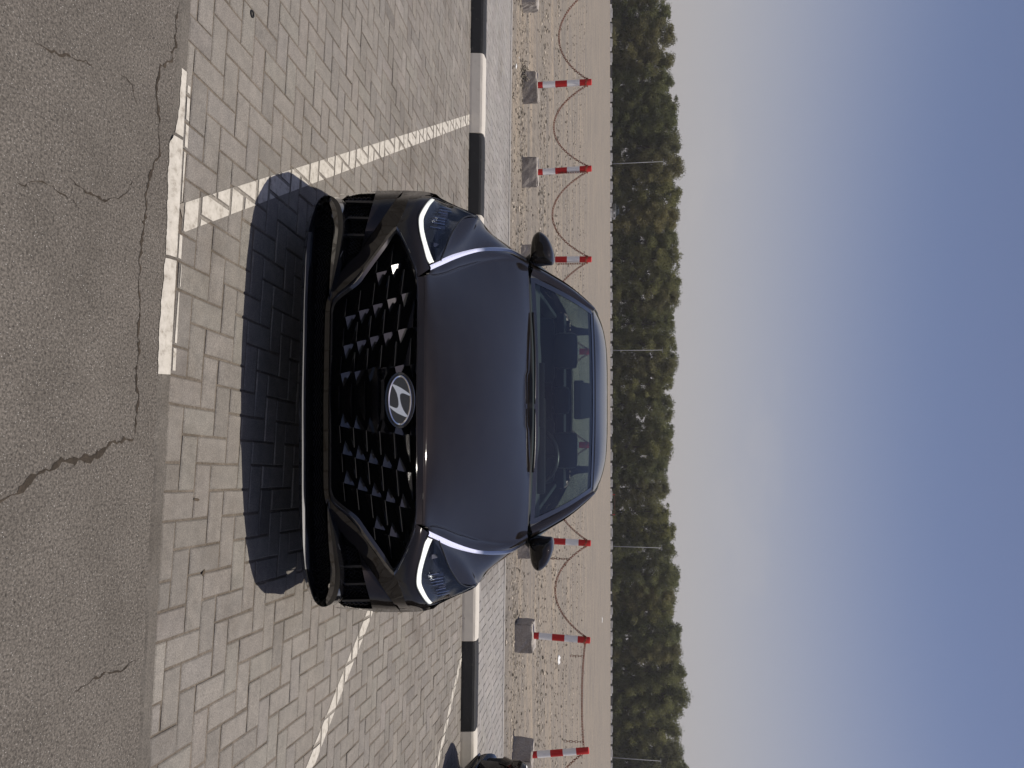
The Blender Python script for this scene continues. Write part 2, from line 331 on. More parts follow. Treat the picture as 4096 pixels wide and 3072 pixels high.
# ------------------------------------------------------------------ setting: asphalt, paving, kerb, footway, gravel field
KS = -0.0475                                   # the kerb runs slightly towards the viewer on the right
def kerb_y(x): return 7.25 + KS*x
def edge_y(x): return 2.305 - 0.066*x          # seam between asphalt and paving
X0, X1 = -7.6, 7.6
def grid_sheet(xa, xb, ya, yb, nx, ny, zf):
    v = []; f = []
    for j in range(ny+1):
        for i in range(nx+1):
            x = xa+(xb-xa)*i/nx; y0 = ya(x) if callable(ya) else ya; y1 = yb(x) if callable(yb) else yb; y = y0+(y1-y0)*j/ny
            v.append((x, y, zf(x, y)))
    for j in range(ny):
        for i in range(nx): a = j*(nx+1)+i; f.append((a, a+1, a+nx+2, a+nx+1))
    return v, f
STRIP_W = 0.058
v, f = grid_sheet(-80, 80, -80, lambda x: edge_y(max(-9, min(9, x)))-STRIP_W+.035, 64, 2, lambda x, y: 0.0)
asphalt = tag(mesh_obj('asphalt_road', v, f, M_ASPH), kind='structure')
# flush concrete edging between asphalt and paving
rngE = random.Random(3); vv = []; ff = []; nE = 260
for i in range(nE+1):
    x = X0 + (X1-X0)*i/nE; e = edge_y(x)
    vv += [(x, e-STRIP_W-0.006+rngE.uniform(-.008, .006), -0.0015), (x, e-STRIP_W+0.006, 0.006+rngE.uniform(-.001, .001)), (x, e-0.008, 0.006), (x, e-0.004, -0.012)]
    if i:
        a = (i-1)*4; ff += [(a+k, a+4+k, a+5+k, a+1+k) for k in range(3)]
edging = tag(mesh_obj('edging_strip', vv, ff, M_EDGE, smooth=False), kind='structure')
# bed of joint sand under the pavers
v, f = grid_sheet(X0, X1, lambda x: edge_y(x)-0.006, lambda x: kerb_y(x)+0.02, 150, 60, lambda x, y: -0.0045 + 0.0012*math.sin(31*x+17*y) + 0.0010*math.sin(57*y-23*x))
paving = tag(mesh_obj('block_paving', v, f, M_JOINT), kind='structure')
def wide_ground(name, xa, xb, ya, yb, z, mat):
    return tag(mesh_obj(name, [(xa, ya, z), (xb, ya, z), (xb, yb, z), (xa, yb, z)], [(0, 1, 2, 3)], mat), kind='structure')

def clip_poly(poly, a, b, c):                  # keep a*x+b*y+c >= 0
    out = []
    for i in range(len(poly)):
        p, q = poly[i], poly[(i+1) % len(poly)]; dp = a*p[0]+b*p[1]+c; dq = a*q[0]+b*q[1]+c
        if dp >= 0: out.append(p)
        if (dp >= 0) != (dq >= 0):
            t = dp/(dp-dq); out.append((p[0]+(q[0]-p[0])*t, p[1]+(q[1]-p[1])*t))
    return out
def poly_area(p): return 0.5*abs(sum(p[i][0]*p[(i+1) % len(p)][1]-p[(i+1) % len(p)][0]*p[i][1] for i in range(len(p))))
def shrink(poly, d):
    c = (sum(p[0] for p in poly)/len(poly), sum(p[1] for p in poly)/len(poly)); out = []
    n = len(poly)
    for i in range(n):                         # mitred inset of a convex polygon
        p0, p1, p2 = Vector(poly[i-1]), Vector(poly[i]), Vector(poly[(i+1) % n])
        e1 = (p1-p0).normalized(); e2 = (p2-p1).normalized(); n1 = Vector((-e1.y, e1.x)); n2 = Vector((-e2.y, e2.x))
        bis = n1+n2
        if bis.length < 1e-6: out.append(tuple(p1+n1*d)); continue
        bis.normalize(); k = d/max(0.35, bis.dot(n1)); out.append(tuple(p1+bis*k))
    return out
def ccw(p):
    s = sum(p[i][0]*p[(i+1) % len(p)][1]-p[(i+1) % len(p)][0]*p[i][1] for i in range(len(p)))
    return p if s > 0 else p[::-1]
def block_geo(poly, z, th=0.03, bev=0.0045, tilt=(0, 0)):
    poly = ccw(poly); n = len(poly); c = (sum(p[0] for p in poly)/n, sum(p[1] for p in poly)/n)
    zz = lambda p: z + tilt[0]*(p[0]-c[0]) + tilt[1]*(p[1]-c[1])
    inn = shrink(poly, bev)
    v = [(p[0], p[1], z-th) for p in poly] + [(p[0], p[1], zz(p)-bev*0.8) for p in poly] + [(p[0], p[1], zz(p)) for p in inn]
    f = [tuple(2*n+i for i in range(n))]
    for i in range(n):
        j = (i+1) % n; f += [(i, j, n+j, n+i), (n+i, n+j, 2*n+j, 2*n+i)]
    return v, f, inn, zz
PA = R_(-6.0); ca, sa = math.cos(PA), math.sin(PA); MOD = 0.101
PX0, PY0 = 0.013, 2.30
def pw(i, j): return (PX0 + (i*ca - j*sa)*MOD, PY0 + (i*sa + j*ca)*MOD)
JW = 0.0045
def herringbone(imin, imax, jmin, jmax):
    for i in range(imin, imax):
        for j in range(jmin, jmax):
            d = (i-j) % 4
            if d == 0: yield (i, j, 2, 1)
            elif d == 3: yield (i, j, 1, 2)
def in_view(x, y, z=0.0, m=60):
    d = np.array([x, y, z])-CC; wv = d @ cF
    if wv <= 0.2: return None
    sx = 2048+FPX*(d @ cU)/wv; sy = 1536+FPX*(d @ cR)/wv
    return (sx, sy, wv) if (-m < sx < 4096+m and -m < sy < 3072+m) else None
# painted lines: (start, end, half width)
def gp(sx, sy): p = at_z(sx, sy, 0); return (p[0], p[1])
def line_between(a, b, ext0=0.0, ext1=0.0):
    a = Vector(a); b = Vector(b); d = (b-a).normalized(); return (a-d*ext0, b+d*ext1)
LINES = [('left', *line_between((-0.655, 2.392), (-2.952, 7.41), 0.12, 0.3), 0.048),
         ('middle', *line_between(gp(1237, 3072), gp(1400, 2650), 0.0, 0.0), 0.043),
         ('right', *line_between(gp(1745, 3072), gp(1852, 2596), 0.0, 0.0), 0.043)]
LN = []
for nm, a, b, hw in LINES:
    d = (b-a).normalized()
    if nm != 'left':                            # carry the line on to the kerb and back to the asphalt
        t1 = (kerb_y(a.x)-a.y)/(d.y-KS*d.x); b = a+d*(t1+0.2); t0 = (edge_y(a.x)-a.y)/(d.y+0.066*d.x); a = a+d*(t0-0.2)
    LN.append((nm, a, b, hw))
paint = {nm: MB() for nm, *_ in LN}; paint['front'] = MB()
pavers = []
for (i, j, wi, hj) in herringbone(-90, 90, -14, 62):
    g = JW/MOD*(1+random.uniform(-.35, .35)); g2 = JW/MOD*(1+random.uniform(-.35, .35))
    q = [(i+g, j+g2), (i+wi-g, j+g2), (i+wi-g2, j+hj-g), (i+g2, j+hj-g)]
    full = [pw(*p) for p in q]
    if not all(X0 < p[0] < X1 for p in full): continue
    poly = clip_poly(full, 0.066, 1, -2.305-0.004)
    if len(poly) > 2: poly = clip_poly(poly, KS, -1, 7.25-0.004)
    if len(poly) < 3 or poly_area(poly) < 0.0012: continue
    cut = poly_area(poly) < poly_area(full)*0.985
    cx, cy = pw(i+wi/2, j+hj/2)
    z = random.gauss(0, 0.0011); tl = (random.gauss(0, .007), random.gauss(0, .007))
    pavers.append(dict(c=(cx, cy), poly=poly, cut=cut, z=z, tilt=tl, vert=(hj == 2)))
    zz_ = lambda p, z=z, tl=tl, cx=cx, cy=cy: z + tl[0]*(p[0]-cx) + tl[1]*(p[1]-cy)
    # paint on this paver's own top face, broken at the joints
    inn = shrink(ccw(poly), 0.0050)
    for nm, a, b, hw in LN:
        d = (b-a).normalized(); nn = Vector((-d.y, d.x)); k = nn.dot(a)
        if abs(nn.x*cx+nn.y*cy-k) > 0.3: continue
        pp = clip_poly(inn, nn.x, nn.y, -k+hw); pp = clip_poly(pp, -nn.x, -nn.y, k+hw) if len(pp) > 2 else []
        if len(pp) > 2 and poly_area(pp) > 2e-5: paint[nm].add([(p[0], p[1], zz_(p)+0.0022) for p in pp], [tuple(range(len(pp)))])
    if -1.25 < cx < -0.02 and abs(cy-edge_y(cx)) < 0.2:     # narrow stripe of the bay's front line that spills onto the pavers
        pp = clip_poly(inn, -0.066, -1, 2.305+0.026); pp = clip_poly(pp, 1, 0, 1.13) if len(pp) > 2 else []
        if len(pp) > 2: pp = clip_poly(pp, -1, 0, -0.10)
        if len(pp) > 2 and poly_area(pp) > 2e-5: paint['front'].add([(p[0], p[1], zz_(p)+0.0022) for p in pp], [tuple(range(len(pp)))])
for p in pavers:
    iv = in_view(*p['c']); p['rank'] = 0
    if iv and not p['cut'] and not (abs(p['c'][0]) < 0.85 and p['c'][1] > 3.0): p['rank'] = 1.0/iv[2]**3
order = sorted(range(len(pavers)), key=lambda k: -pavers[k]['rank']); single = set(order[:300])
def set_tone(me, vals):
    ca_ = me.color_attributes.new('tone', 'FLOAT_COLOR', 'CORNER'); buf = []
    for p in me.polygons: t = vals[p.index]; buf += [t[0], t[1], t[2], 1.0]*p.loop_total
    ca_.data.foreach_set('color', buf)
def rtone(s=0.07): t = 1+random.gauss(0, s); return (t*(1+random.gauss(0, .006)), t, t*(1+random.gauss(0, .009)))
pm = []
for k in range(10):
    g = JW; jit = lambda: random.uniform(-.0011, .0011)
    q = [(-MOD+g+jit(), -MOD/2+g+jit()), (MOD-g+jit(), -MOD/2+g+jit()), (MOD-g+jit(), MOD/2-g+jit()), (-MOD+g+jit(), MOD/2-g+jit())]
    vv, ff, _, _ = block_geo(q, 0.0)
    me = bpy.data.meshes.new('paver'); me.from_pydata(vv, [], ff); me.materials.append(M_PAVER); t = rtone(); set_tone(me, [t]*len(ff)); pm.append(me)
rest = MB(); rt = []
for k, p in enumerate(pavers):
    if k in single:
        o = bpy.data.objects.new('paver', random.choice(pm)); col.objects.link(o); o.parent = paving
        o.location = (p['c'][0], p['c'][1], p['z'])
        # the block's own axes lie along the paving; tilt is tiny
        tx, ty = p['tilt']; rz = PA + (math.pi/2 if p['vert'] else 0)
        nrm = Vector((-tx, -ty, 1)).normalized(); o.rotation_euler = (Vector((0, 0, 1)).rotation_difference(nrm).to_matrix() @ Matrix.Rotation(rz, 3, 'Z')).to_euler()
    else:
        vv, ff, _, _ = block_geo(p['poly'], p['z'], tilt=p['tilt']); rest.add(vv, ff); rt += [rtone()]*len(ff)
o = rest.build('paver_field', M_PAVER, paving); set_tone(o.data, rt); o['kind'] = 'stuff'
# paint on the edging strip in front of the left bay
rl = random.Random(5); nF = 90; fv = []; ffc = []
for i in range(nF+1):
    x = -1.17 + (-0.085+1.17)*i/nF; e = edge_y(x)
    rag = .007*math.sin(i*.13+1)+.002*math.sin(i*.71)+rl.uniform(-.0022, .0022)
    fv += [(x, e-STRIP_W-0.012+rag*.8+(0.024 if i < 16 else 0.024*max(0, (24-i)/8)), 0.0026 if i > 22 else 0.0082), (x, max(e-STRIP_W+0.007, e-STRIP_W-0.010+rag*.8+(0.024 if i < 16 else 0.024*max(0, (24-i)/8))), 0.0085), (x, e-0.010+rl.uniform(-.001, .001), 0.0082)]
    if i and i not in (21, 57): a = 3*(i-1); ffc += [(a, a+3, a+4, a+1), (a+1, a+4, a+5, a+2)]
paint['front'].add(fv, ffc)
for nm, a, b, hw in LN:                        # paint that ran down into the joints
    d = (b-a).normalized(); nn = Vector((-d.y, d.x)); n = 120; base = len(paint[nm].v); hv = []; hf = []
    for i in range(n+1):
        p = a.lerp(b, i/n)
        if not (edge_y(p.x)+.004 < p.y < kerb_y(p.x)-.004): continue
        hv += [(p.x+nn.x*hw, p.y+nn.y*hw, -0.0016), (p.x-nn.x*hw, p.y-nn.y*hw, -0.0016)]
        if len(hv) >= 4: q = len(hv)-4; hf.append((q, q+1, q+3, q+2))
    tag(mesh_obj('painted_joint', hv, hf, M_LINEJ), kind='structure')
for nm, mb in paint.items(): tag(mb.build('painted_line', M_LINE), kind='structure')
# cracks in the asphalt: narrow ragged dirt-filled seams
def crack(pts, wd, seed, parent):
    wd *= 0.8
    r = random.Random(seed); P = [Vector(gp(*p)) for p in pts]; fine = []
    for a, b in zip(P[:-1], P[1:]):
        n = max(2, int((b-a).length/0.012))
        for k in range(n): fine.append(a+(b-a)*(k/n))
    fine.append(P[-1]); vv = []; ff = []; dx = dy = 0
    for k, p in enumerate(fine):
        dx = dx*0.85+r.gauss(0, .0022); dy = dy*0.85+r.gauss(0, .0022); q = p+Vector((dx, dy))*1.8
        t = (fine[min(k+1, len(fine)-1)]-fine[max(k-1, 0)]).normalized(); nn = Vector((-t.y, t.x)); h = wd*(0.15+1.5*r.random()**1.8)*min(1, (k+2)/8, (len(fine)-k+1)/8)
        vv += [(q.x+nn.x*h, q.y+nn.y*h, 0.0016), (q.x-nn.x*h, q.y-nn.y*h, 0.0016)]
        if k: a = 2*(k-1); ff.append((a, a+1, a+3, a+2))
    return mesh_obj('crack', vv, ff, M_CRACK, parent)
S_ = lambda L: [(a*K, b*K) for a, b in L]
crack(S_([(385, 0), (378, 60), (372, 130), (346, 150), (340, 215), (344, 260), (338, 330), (316, 390), (312, 470), (305, 560), (300, 690), (292, 800), (296, 880), (290, 940)]), 0.0065, 1, asphalt)
crack(S_([(290, 940), (240, 955), (190, 990), (120, 1010), (60, 1030), (30, 1065), (0, 1085)]), 0.012, 2, asphalt)
crack(S_([(60, 80), (120, 110), (170, 130), (200, 145)]), 0.004, 3, asphalt)
crack(S_([(150, 385), (190, 410), (225, 432), (262, 425), (285, 395)]), 0.0045, 4, asphalt)
crack(S_([(40, 400), (90, 395), (150, 415), (170, 440)]), 0.003, 5, asphalt)
crack(S_([(262, 160), (290, 190), (300, 230)]), 0.003, 6, asphalt)
crack(S_([(150, 1500), (200, 1470), (260, 1440), (300, 1420)]), 0.004, 8, asphalt)

# kerb of black and white stones
KERB_H = 0.14; KW = 0.16; KL = 0.868
kerb = tag(empty('kerb', (0, kerb_y(0), 0)), 'low concrete kerb of alternating black and white painted stones behind the bays', 'kerb')
ang = math.atan(KS)
prof = [(0.0, -0.03), (0.006, 0.02), (0.022, 0.105), (0.032, 0.127), (0.055, 0.139), (0.075, 0.1405), (KW, 0.1405), (KW, -0.03)]
def kerb_mesh(L, white):
    g = 0.003; vv = []; ff = []; n = len(prof); ns = 10; r = random.Random(int(L*100)+white)
    xs = [-L/2+g] + [-L/2+L*k/ns for k in range(1, ns)] + [L/2-g]
    for k, x in enumerate(xs):
        for q, (py, pz) in enumerate(prof):
            e = 0.004 if k in (0, len(xs)-1) else 0.0
            jz = r.uniform(-.0012, .0012); vv.append((x, py+(e if q < 5 else 0)+r.uniform(-.001, .001), pz-(e if 3 <= q <= 6 else 0)+jz))
    for k in range(len(xs)-1):
        for q in range(n-1): a = k*n+q; ff.append((a, a+n, a+n+1, a+1))
    ff += [tuple(range(n)), tuple((len(xs)-1)*n+q for q in range(n))[::-1]]
    me = bpy.data.meshes.new('kerb_stone'); me.from_pydata(vv, [], ff); me.materials.append(M_KW if white else M_KB); return me
kms = [kerb_mesh(KL, 0), kerb_mesh(KL, 1)]
xk = -2.80-KL*6
k = 0
while xk < X1+2:
    white = (k % 2 == 1)
    o = bpy.data.objects.new('white_stone' if white else 'black_stone', kms[int(white)]); col.objects.link(o); o.parent = kerb
    xc = xk+KL/2; o.location = (xc, kerb_y(xc)-kerb_y(0)+random.uniform(-.003, .003), random.uniform(-.002, .002)); o.rotation_euler = (random.uniform(-.006, .006), 0, ang+random.uniform(-.002, .002))
    xk += KL; k += 1
# footway of pale interlocking blocks, level with the kerb top
FZ = 0.125
def fw0(x): return kerb_y(x)+KW+0.004
def fw1(x): return 9.30-0.060*x
v, f = grid_sheet(-12, 12, fw0, fw1, 40, 6, lambda x, y: FZ-0.006)
foot = tag(mesh_obj('footway', v, f, M_WJOINT), kind='structure')
fm = MB(); ft = []; FA = math.atan(-0.052); cfa, sfa = math.cos(FA), math.sin(FA); FM = 0.104
def fp(i, j): return ((i*cfa-j*sfa)*FM, 7.3+(i*sfa+j*cfa)*FM)
for (i, j, wi, hj) in herringbone(-80, 80, -8, 32):
    g = 0.045; poly = [fp(i+g, j+g), fp(i+wi-g, j+g), fp(i+wi-g, j+hj-g), fp(i+g, j+hj-g)]
    poly = clip_poly(poly, -KS, 1, -(7.25+KW+0.006)); poly = clip_poly(poly, -0.060, -1, 9.30-0.11) if len(poly) > 2 else []
    if len(poly) < 3 or poly_area(poly) < 0.001: continue
    vv, ff, _, _ = block_geo(poly, FZ+random.gauss(0, .0006), th=0.02, bev=0.004, tilt=(random.gauss(0, .003), random.gauss(0, .003))); fm.add(vv, ff); ft += [rtone(0.035)]*len(ff)
o = fm.build('footway_blocks', M_WALK, foot); set_tone(o.data, ft); o['kind'] = 'stuff'
em = MB()
for k in range(26):
    xa = -12+24*k/26; xb = xa+24/26-0.006; vv = [(xa, fw1(xa)-0.10, FZ-.05), (xb, fw1(xb)-0.10, FZ-.05), (xb, fw1(xb), FZ-.05), (xa, fw1(xa), FZ-.05)]
    vv += [(x, y, FZ+0.004) for x, y, z in vv]; em.add(vv, [(4, 5, 6, 7), (0, 1, 5, 4), (2, 3, 7, 6), (1, 2, 6, 5), (3, 0, 4, 7)])
o = em.build('edge_stones', M_WALK, foot); set_tone(o.data, [(1.12, 1.12, 1.12)]*len(em.f)); o['kind'] = 'stuff'
# gravel and sand field reaching to the horizon
GZ = 0.10
def field_z(x, y):
    t = max(0.0, min(1.0, (y-9.35)/0.5)); near = max(0, min(1, (60-y)/50))
    return GZ - 0.012*(1-t) + near*(0.014*math.sin(2.1*y+0.3*x) + 0.010*math.sin(5.3*y-0.21*x+1) + 0.006*math.sin(1.7*x+0.8*y)) - near*0.012
v = []; f = []; ys = [0.0]; stp = 0.06
while ys[-1] < 6: ys.append(ys[-1]+stp)
while ys[-1] < 60: stp *= 1.13; ys.append(ys[-1]+stp)
ys += [110, 160, 260, 480]; nxg = 90
for yy in ys:
    for i in range(nxg+1):
        hw = 14 + yy*0.9 + (0 if yy < 300 else 350); x = -hw+2*hw*i/nxg; y = yy + (9.30-0.060*max(-14, min(14, x)) - 0.01)
        v.append((x, y, field_z(x, y)))
for j in range(len(ys)-1):
    for i in range(nxg): a = j*(nxg+1)+i; f.append((a, a+1, a+nxg+2, a+nxg+1))
field = tag(mesh_obj('gravel_ground', v, f, M_GRAVEL, smooth=True), kind='structure')
wide_ground('ground_beyond_left', -80, X0, -2, 9.25, -0.02, M_GRAVEL); wide_ground('ground_beyond_right', X1, 80, -2, 8.8, -0.02, M_GRAVEL)
# loose stones
sm_ = MB(); st = []
ico = [(0, 0, .8), (.9, 0, .1), (.28, .85, .15), (-.73, .53, .1), (-.73, -.53, .1), (.28, -.85, .1), (.1, .1, -.6)]
icf = [(0, 1, 2), (0, 2, 3), (0, 3, 4), (0, 4, 5), (0, 5, 1), (6, 2, 1), (6, 3, 2), (6, 4, 3), (6, 5, 4), (6, 1, 5)]
rs_ = random.Random(11)
for k in range(26000):
    y = 9.35 + 24*rs_.random()**2.1; x = rs_.uniform(-0.62, 0.62)*(y+2)
    band = math.sin(1.9*y+0.2*math.sin(x))
    if rs_.random() > 0.5+0.5*band: continue
    y += 0.06*(-x)*0.9
    s = rs_.choice([0.007, 0.009, 0.012, 0.015, 0.022]) * (1+0.5*rs_.random()) * (1 if y < 13 else 1.5); a = rs_.uniform(0, 6.28); sz = s*rs_.uniform(.5, .9)
    ca_, sa_ = math.cos(a), math.sin(a)
    sm_.add([(x+s*(p[0]*ca_-p[1]*sa_)*rs_.uniform(.8, 1.2), y+s*(p[0]*sa_+p[1]*ca_)*rs_.uniform(.8, 1.2), field_z(x, y)+sz*p[2]+sz*0.2) for p in ico], icf)
    t = rs_.choice([0.35, 0.5, 0.7, 0.9, 1.0, 1.2, 1.7]); st += [(t, t*0.98, t*0.95)]*len(icf)
o = sm_.build('loose_stones', M_PEBBLE); set_tone(o.data, st); tag(o, 'loose stones and pebbles strewn over the sandy gravel ground', 'stones', kind='stuff')

# ------------------------------------------------------------------ the car (built once at its real size, nose towards the viewer)
YC = 5.2; Y0 = 2.80
car = tag(empty('sedan_car', (0, YC, 0)), 'glossy black sedan parked facing the viewer with wide faceted grille and lit lamps', 'car')
def interp(x, xs, ys): return float(np.interp(x, xs, ys))
def Vz(z): return interp(z, [.20, .28, .36, .50, .60, .66, .70, .735, .80], [0.015, 0, .006, .012, .028, .045, .072, .118, .24])
def Wz(z): return interp(z, [.20, .25, .30, .40, .50, .65, .70, .76, .86], [.93, .945, .953, .957, .957, .955, .950, .938, .922])
def Wside(z): return interp(z, [.20, .25, .30, .40, .50, .65, .70, .76, .86], [.86, .905, .932, .952, .957, .955, .950, .938, .922])
def Pt(t):
    t = abs(t); q = min(t, 1.0); return .12*q**2 + .12*q**8 + .12*q**20 + (4.0*(t-1) if t > 1 else 0)
def S_y(x, z): return Y0 + Vz(z) + Pt(x/Wz(z))
def nose(sx, sy, off=0.0):
    lo = None; y = 2.45; prev = None
    d = ray(sx, sy)
    def g(y):
        p = CC + d*(y/d[1]); return y - off - S_y(p[0], p[2])
    while y < 3.9:
        if g(y) >= 0: break
        y += 0.03
    a, b = y-0.03, y
    for _ in range(24):
        m = (a+b)/2
        if g(m) >= 0: b = m
        else: a = m
    q = CC + d*(b/d[1])
    if sy == 1602: q[0] = 0.0
    wz = Wz(q[2])
    if abs(q[0]) > wz:                               # the skin turns the corner here: stay on it
        q = CC + d*(wz/abs(d[0])); wz = Wz(q[2]); q = np.array([math.copysign(wz-max(0, off)*.7, q[0]), Y0+Vz(q[2])+Pt(1.0)+max(0, off)*.5, q[2]])
    return q
def NR(pts, off=0.0):
    offs = off if hasattr(off, '__len__') else [off]*len(pts)
    return np.array([nose(p[0], p[1], o) for p, o in zip(pts, offs)])
def crs(P, k):                                     # Catmull-Rom through control points, k pieces each
    P = np.asarray(P, float)
    if k <= 1: return P
    n = len(P); T = np.zeros_like(P); T[1:-1] = (P[2:]-P[:-2])/2; T[0] = P[1]-P[0]; T[-1] = P[-1]-P[-2]; out = []
    for i in range(n-1):
        for q in range(k):
            t = q/k; h = (2*t**3-3*t**2+1, t**3-2*t**2+t, -2*t**3+3*t**2, t**3-t**2); out.append(h[0]*P[i]+h[1]*T[i]+h[2]*P[i+1]+h[3]*T[i+1])
    out.append(P[-1]); return np.array(out)
def arcrs(P, n, k=6, smooth=True):
    P = crs(P, k) if smooth else np.asarray(P, float)
    s = np.concatenate([[0], np.cumsum(np.linalg.norm(np.diff(P, axis=0), axis=1))]); u = np.linspace(0, s[-1], n)
    return np.stack([np.interp(u, s, P[:, c]) for c in range(3)], 1)
def loft(rows, k=4, kr=1):
    rows = [crs(r, k) for r in rows]; A = np.array(rows)
    if kr > 1 and len(rows) > 2: A = np.transpose(np.array([crs(A[:, i], kr) for i in range(A.shape[1])]), (1, 0, 2))
    elif kr > 1: A = np.array([A[0]+(A[1]-A[0])*t for t in np.linspace(0, 1, kr+1)])
    m, n = A.shape[:2]; v = A.reshape(-1, 3); f = []
    for i in range(m-1):
        for j in range(n-1): a = i*n+j; f.append((a, a+1, a+n+1, a+n))
    return v, f
REF = np.array([0, 5.2, 0.55])
def part(name, mat, parent, lofts, side='both', smooth=True, autosm=None, ref=REF):
    if side == 'both' and min(float(np.min(np.abs(np.asarray(v)[:, 0]))) for v, f in lofts) > .012:      # a left and a right piece: two objects
        a = part(name, mat, parent, lofts, 1, smooth, autosm, ref); part(name, mat, parent, lofts, -1, smooth, autosm, ref); return a
    mb = MB()
    for v, f in lofts:
        v = np.array(v, float); s = 0.0
        if side == 'both': v[np.abs(v[:, 0]) < .006, 0] = 0.0
        for q in f[:: max(1, len(f)//60)]:
            a, b, c = v[q[0]], v[q[1]], v[q[2]]; nn = np.cross(b-a, c-a); s += nn @ (a-ref)
        ff = [tuple(q) for q in f] if s > 0 else [tuple(q)[::-1] for q in f]
        for sg in ((1, -1) if side == 'both' else (side,)):
            vv = v.copy(); vv[:, 0] *= sg; vv[:, 1] -= YC; mb.add(vv, ff if sg > 0 else [q[::-1] for q in ff])
    me = bpy.data.meshes.new(name); me.from_pydata(mb.v, [], mb.f)
    bm = bmesh.new(); bm.from_mesh(me); bmesh.ops.remove_doubles(bm, verts=bm.verts, dist=1e-5); bm.to_mesh(me); bm.free(); me.update()
    me.materials.append(mat)
    if smooth:
        me.polygons.foreach_set('use_smooth', [True]*len(me.polygons))
        if autosm: me.set_sharp_from_angle(angle=R_(autosm))
    o = bpy.data.objects.new(name, me); col.objects.link(o); o.parent = parent
    return o
def sub(name): o = empty(name); o.parent = car; return o
def cbuild(mb, name, mat, parent, smooth=False, autosm=None):    # MB given in world metres -> car frame
    mb.v = [(p[0], p[1]-YC, p[2]) for p in mb.v]; return mb.build(name, mat, parent, smooth, autosm)
Az = lambda x, y: (1500+x*.28933, 2050+y*.28933)
def shift(r, dx=0, dy=0, dz=0): return np.asarray(r) + np.array([dx, dy, dz])

# --- hood
hc = np.array([(0, y, z) for y, z in [(2.918, .738), (2.938, .754), (3.0, .786), (3.16, .838), (3.38, .897), (3.62, .949), (3.86, .992), (4.05, 1.019), (4.17, 1.033)]])
crz = np.array([at_y(*Az(a, b), y) for a, b, y in [(662, 172, 2.962), (705, 168, 2.982), (800, 150, 3.06), (960, 185, 3.20), (1190, 272, 3.42), (1440, 362, 3.66), (1720, 412, 3.92), (1950, 392, 4.14), (2105, 318, 4.32)]])
edg = np.array([at_y(*Az(a, b), y) for a, b, y in [(742, 256, 2.992), (800, 284, 3.03), (900, 330, 3.12), (1080, 412, 3.28), (1280, 485, 3.48), (1460, 526, 3.66), (1680, 532, 3.87), (1880, 512, 4.10), (2080, 400, 4.34)]])
def hood_grid(ns=6, nc=60, ne=6):
    C, Q, E = crs(hc, ns), crs(crz, ns), crs(edg, ns); rows = []
    for i in range(len(C)):
        r = []; c, q, e = C[i], Q[i], E[i]; fr = i/(len(C)-1)
        for j in range(nc+1):
            t = j/nc; x = q[0]*t; y = c[1]+(q[1]-c[1])*t**2.0; z = c[2]+(q[2]-c[2])*t**2.3
            k = max(0.0, min(1.0, (fr-0.45)/0.55)); z += 0.0045*k*(1/(1+math.exp((abs(x)-0.155)*-260)) - 1)
            r.append((x, y, z))
        for j in range(1, ne+1):
            t = j/ne; p = q+(e-q)*t; r.append((p[0], p[1], p[2]+0.010*math.sin(math.pi*t)))
        rows.append(np.array(r))
    return rows
HG = hood_grid()
hood = part('hood', M_PAINT, car, [loft(HG, 1)])
hrear = HG[-1]; hfront = HG[0]
part('hood_edge', M_PAINT, hood, [loft([hfront, shift(hfront, 0, .012, -.016)], 1)]); part('hood_edge', M_PAINT, hood, [loft([hrear, shift(hrear, 0, .01, -.03)], 1)])
# --- bumper skin
front = sub('front_bumper')
topA = NR([(1669, 1602), (1669, 1700), (1669, 1800), (1669, 1900), (1668, 2000), (1664, 2097)])
topB = np.array([at_y(sx, sy, Y0+.110+Pt(x/.95)) for sx, sy, x in [(1694, 1602, 0), (1694, 1700, .1), (1694, 1800, .2), (1693, 1900, .3), (1691, 2000, .4), (1690, 2098, .5)]])
part('upper_panel', M_PAINT, front, [loft([topA, topB], 4, 2)])
C1 = [(1655, 2449), (1626, 2417), (1609, 2370), (1588, 2322), (1578, 2304), (1590, 2287), (1610, 2246), (1637, 2190), (1657, 2135), (1665, 2097)]
C2 = [(1722, 2438), (1714, 2420), (1691, 2396), (1672, 2364), (1663.5, 2338), (1663.5, 2310), (1670, 2268), (1683, 2219), (1698, 2168), (1713, 2130)]
c1, c2 = NR(C1), NR(C2, [0, 0, 0, 0, 0, 0, 0, 0, .0, .005])
part('cheek_panel', M_PAINT, front, [loft([c1, (c1+c2)/2+np.array([0, -.008, .004]), c2], 4, 3)])
BU = [(1314, 1982), (1340, 2025), (1385, 2063), (1429, 2110), (1470, 2170), (1520, 2238), (1577, 2305), (1588.5, 2324), (1609, 2370), (1626, 2417), (1655, 2449)]
BL = [(1313, 2022), (1325, 2056), (1345, 2100), (1385, 2152), (1420, 2185), (1450, 2228), (1502, 2308), (1525, 2343), (1550, 2380), (1575, 2413), (1603, 2449)]
part('lower_band', M_PAINT, front, [loft([NR(BU), NR(BL, [.0, .015, .03, .045, .045, .042, .040, .034, .026, .014, .0])], 4, 3)])
part('side_facet', M_PAINT, front, [loft([NR([(1432, 2200), (1461, 2249), (1502, 2308), (1550, 2380), (1585, 2428), (1603, 2449)], [.045, .042, .040, .026, .011, .0]),
     NR([(1433, 2202), (1446, 2262), (1461, 2330), (1476, 2385), (1487, 2425), (1491, 2447)], [.045, .02, .006, 0, 0, 0])], 4, 3)])
# corner skin that carries the bumper round into the wing
zs = np.linspace(.30, .70, 14)
part('corner_skin', M_PAINT, front, [loft([np.array([(Wz(z)*t, Y0+Vz(z)+Pt(t)+.022, z) for z in zs]) for t in (.955, .97, .985, .995, 1.0)], 1, 1)])
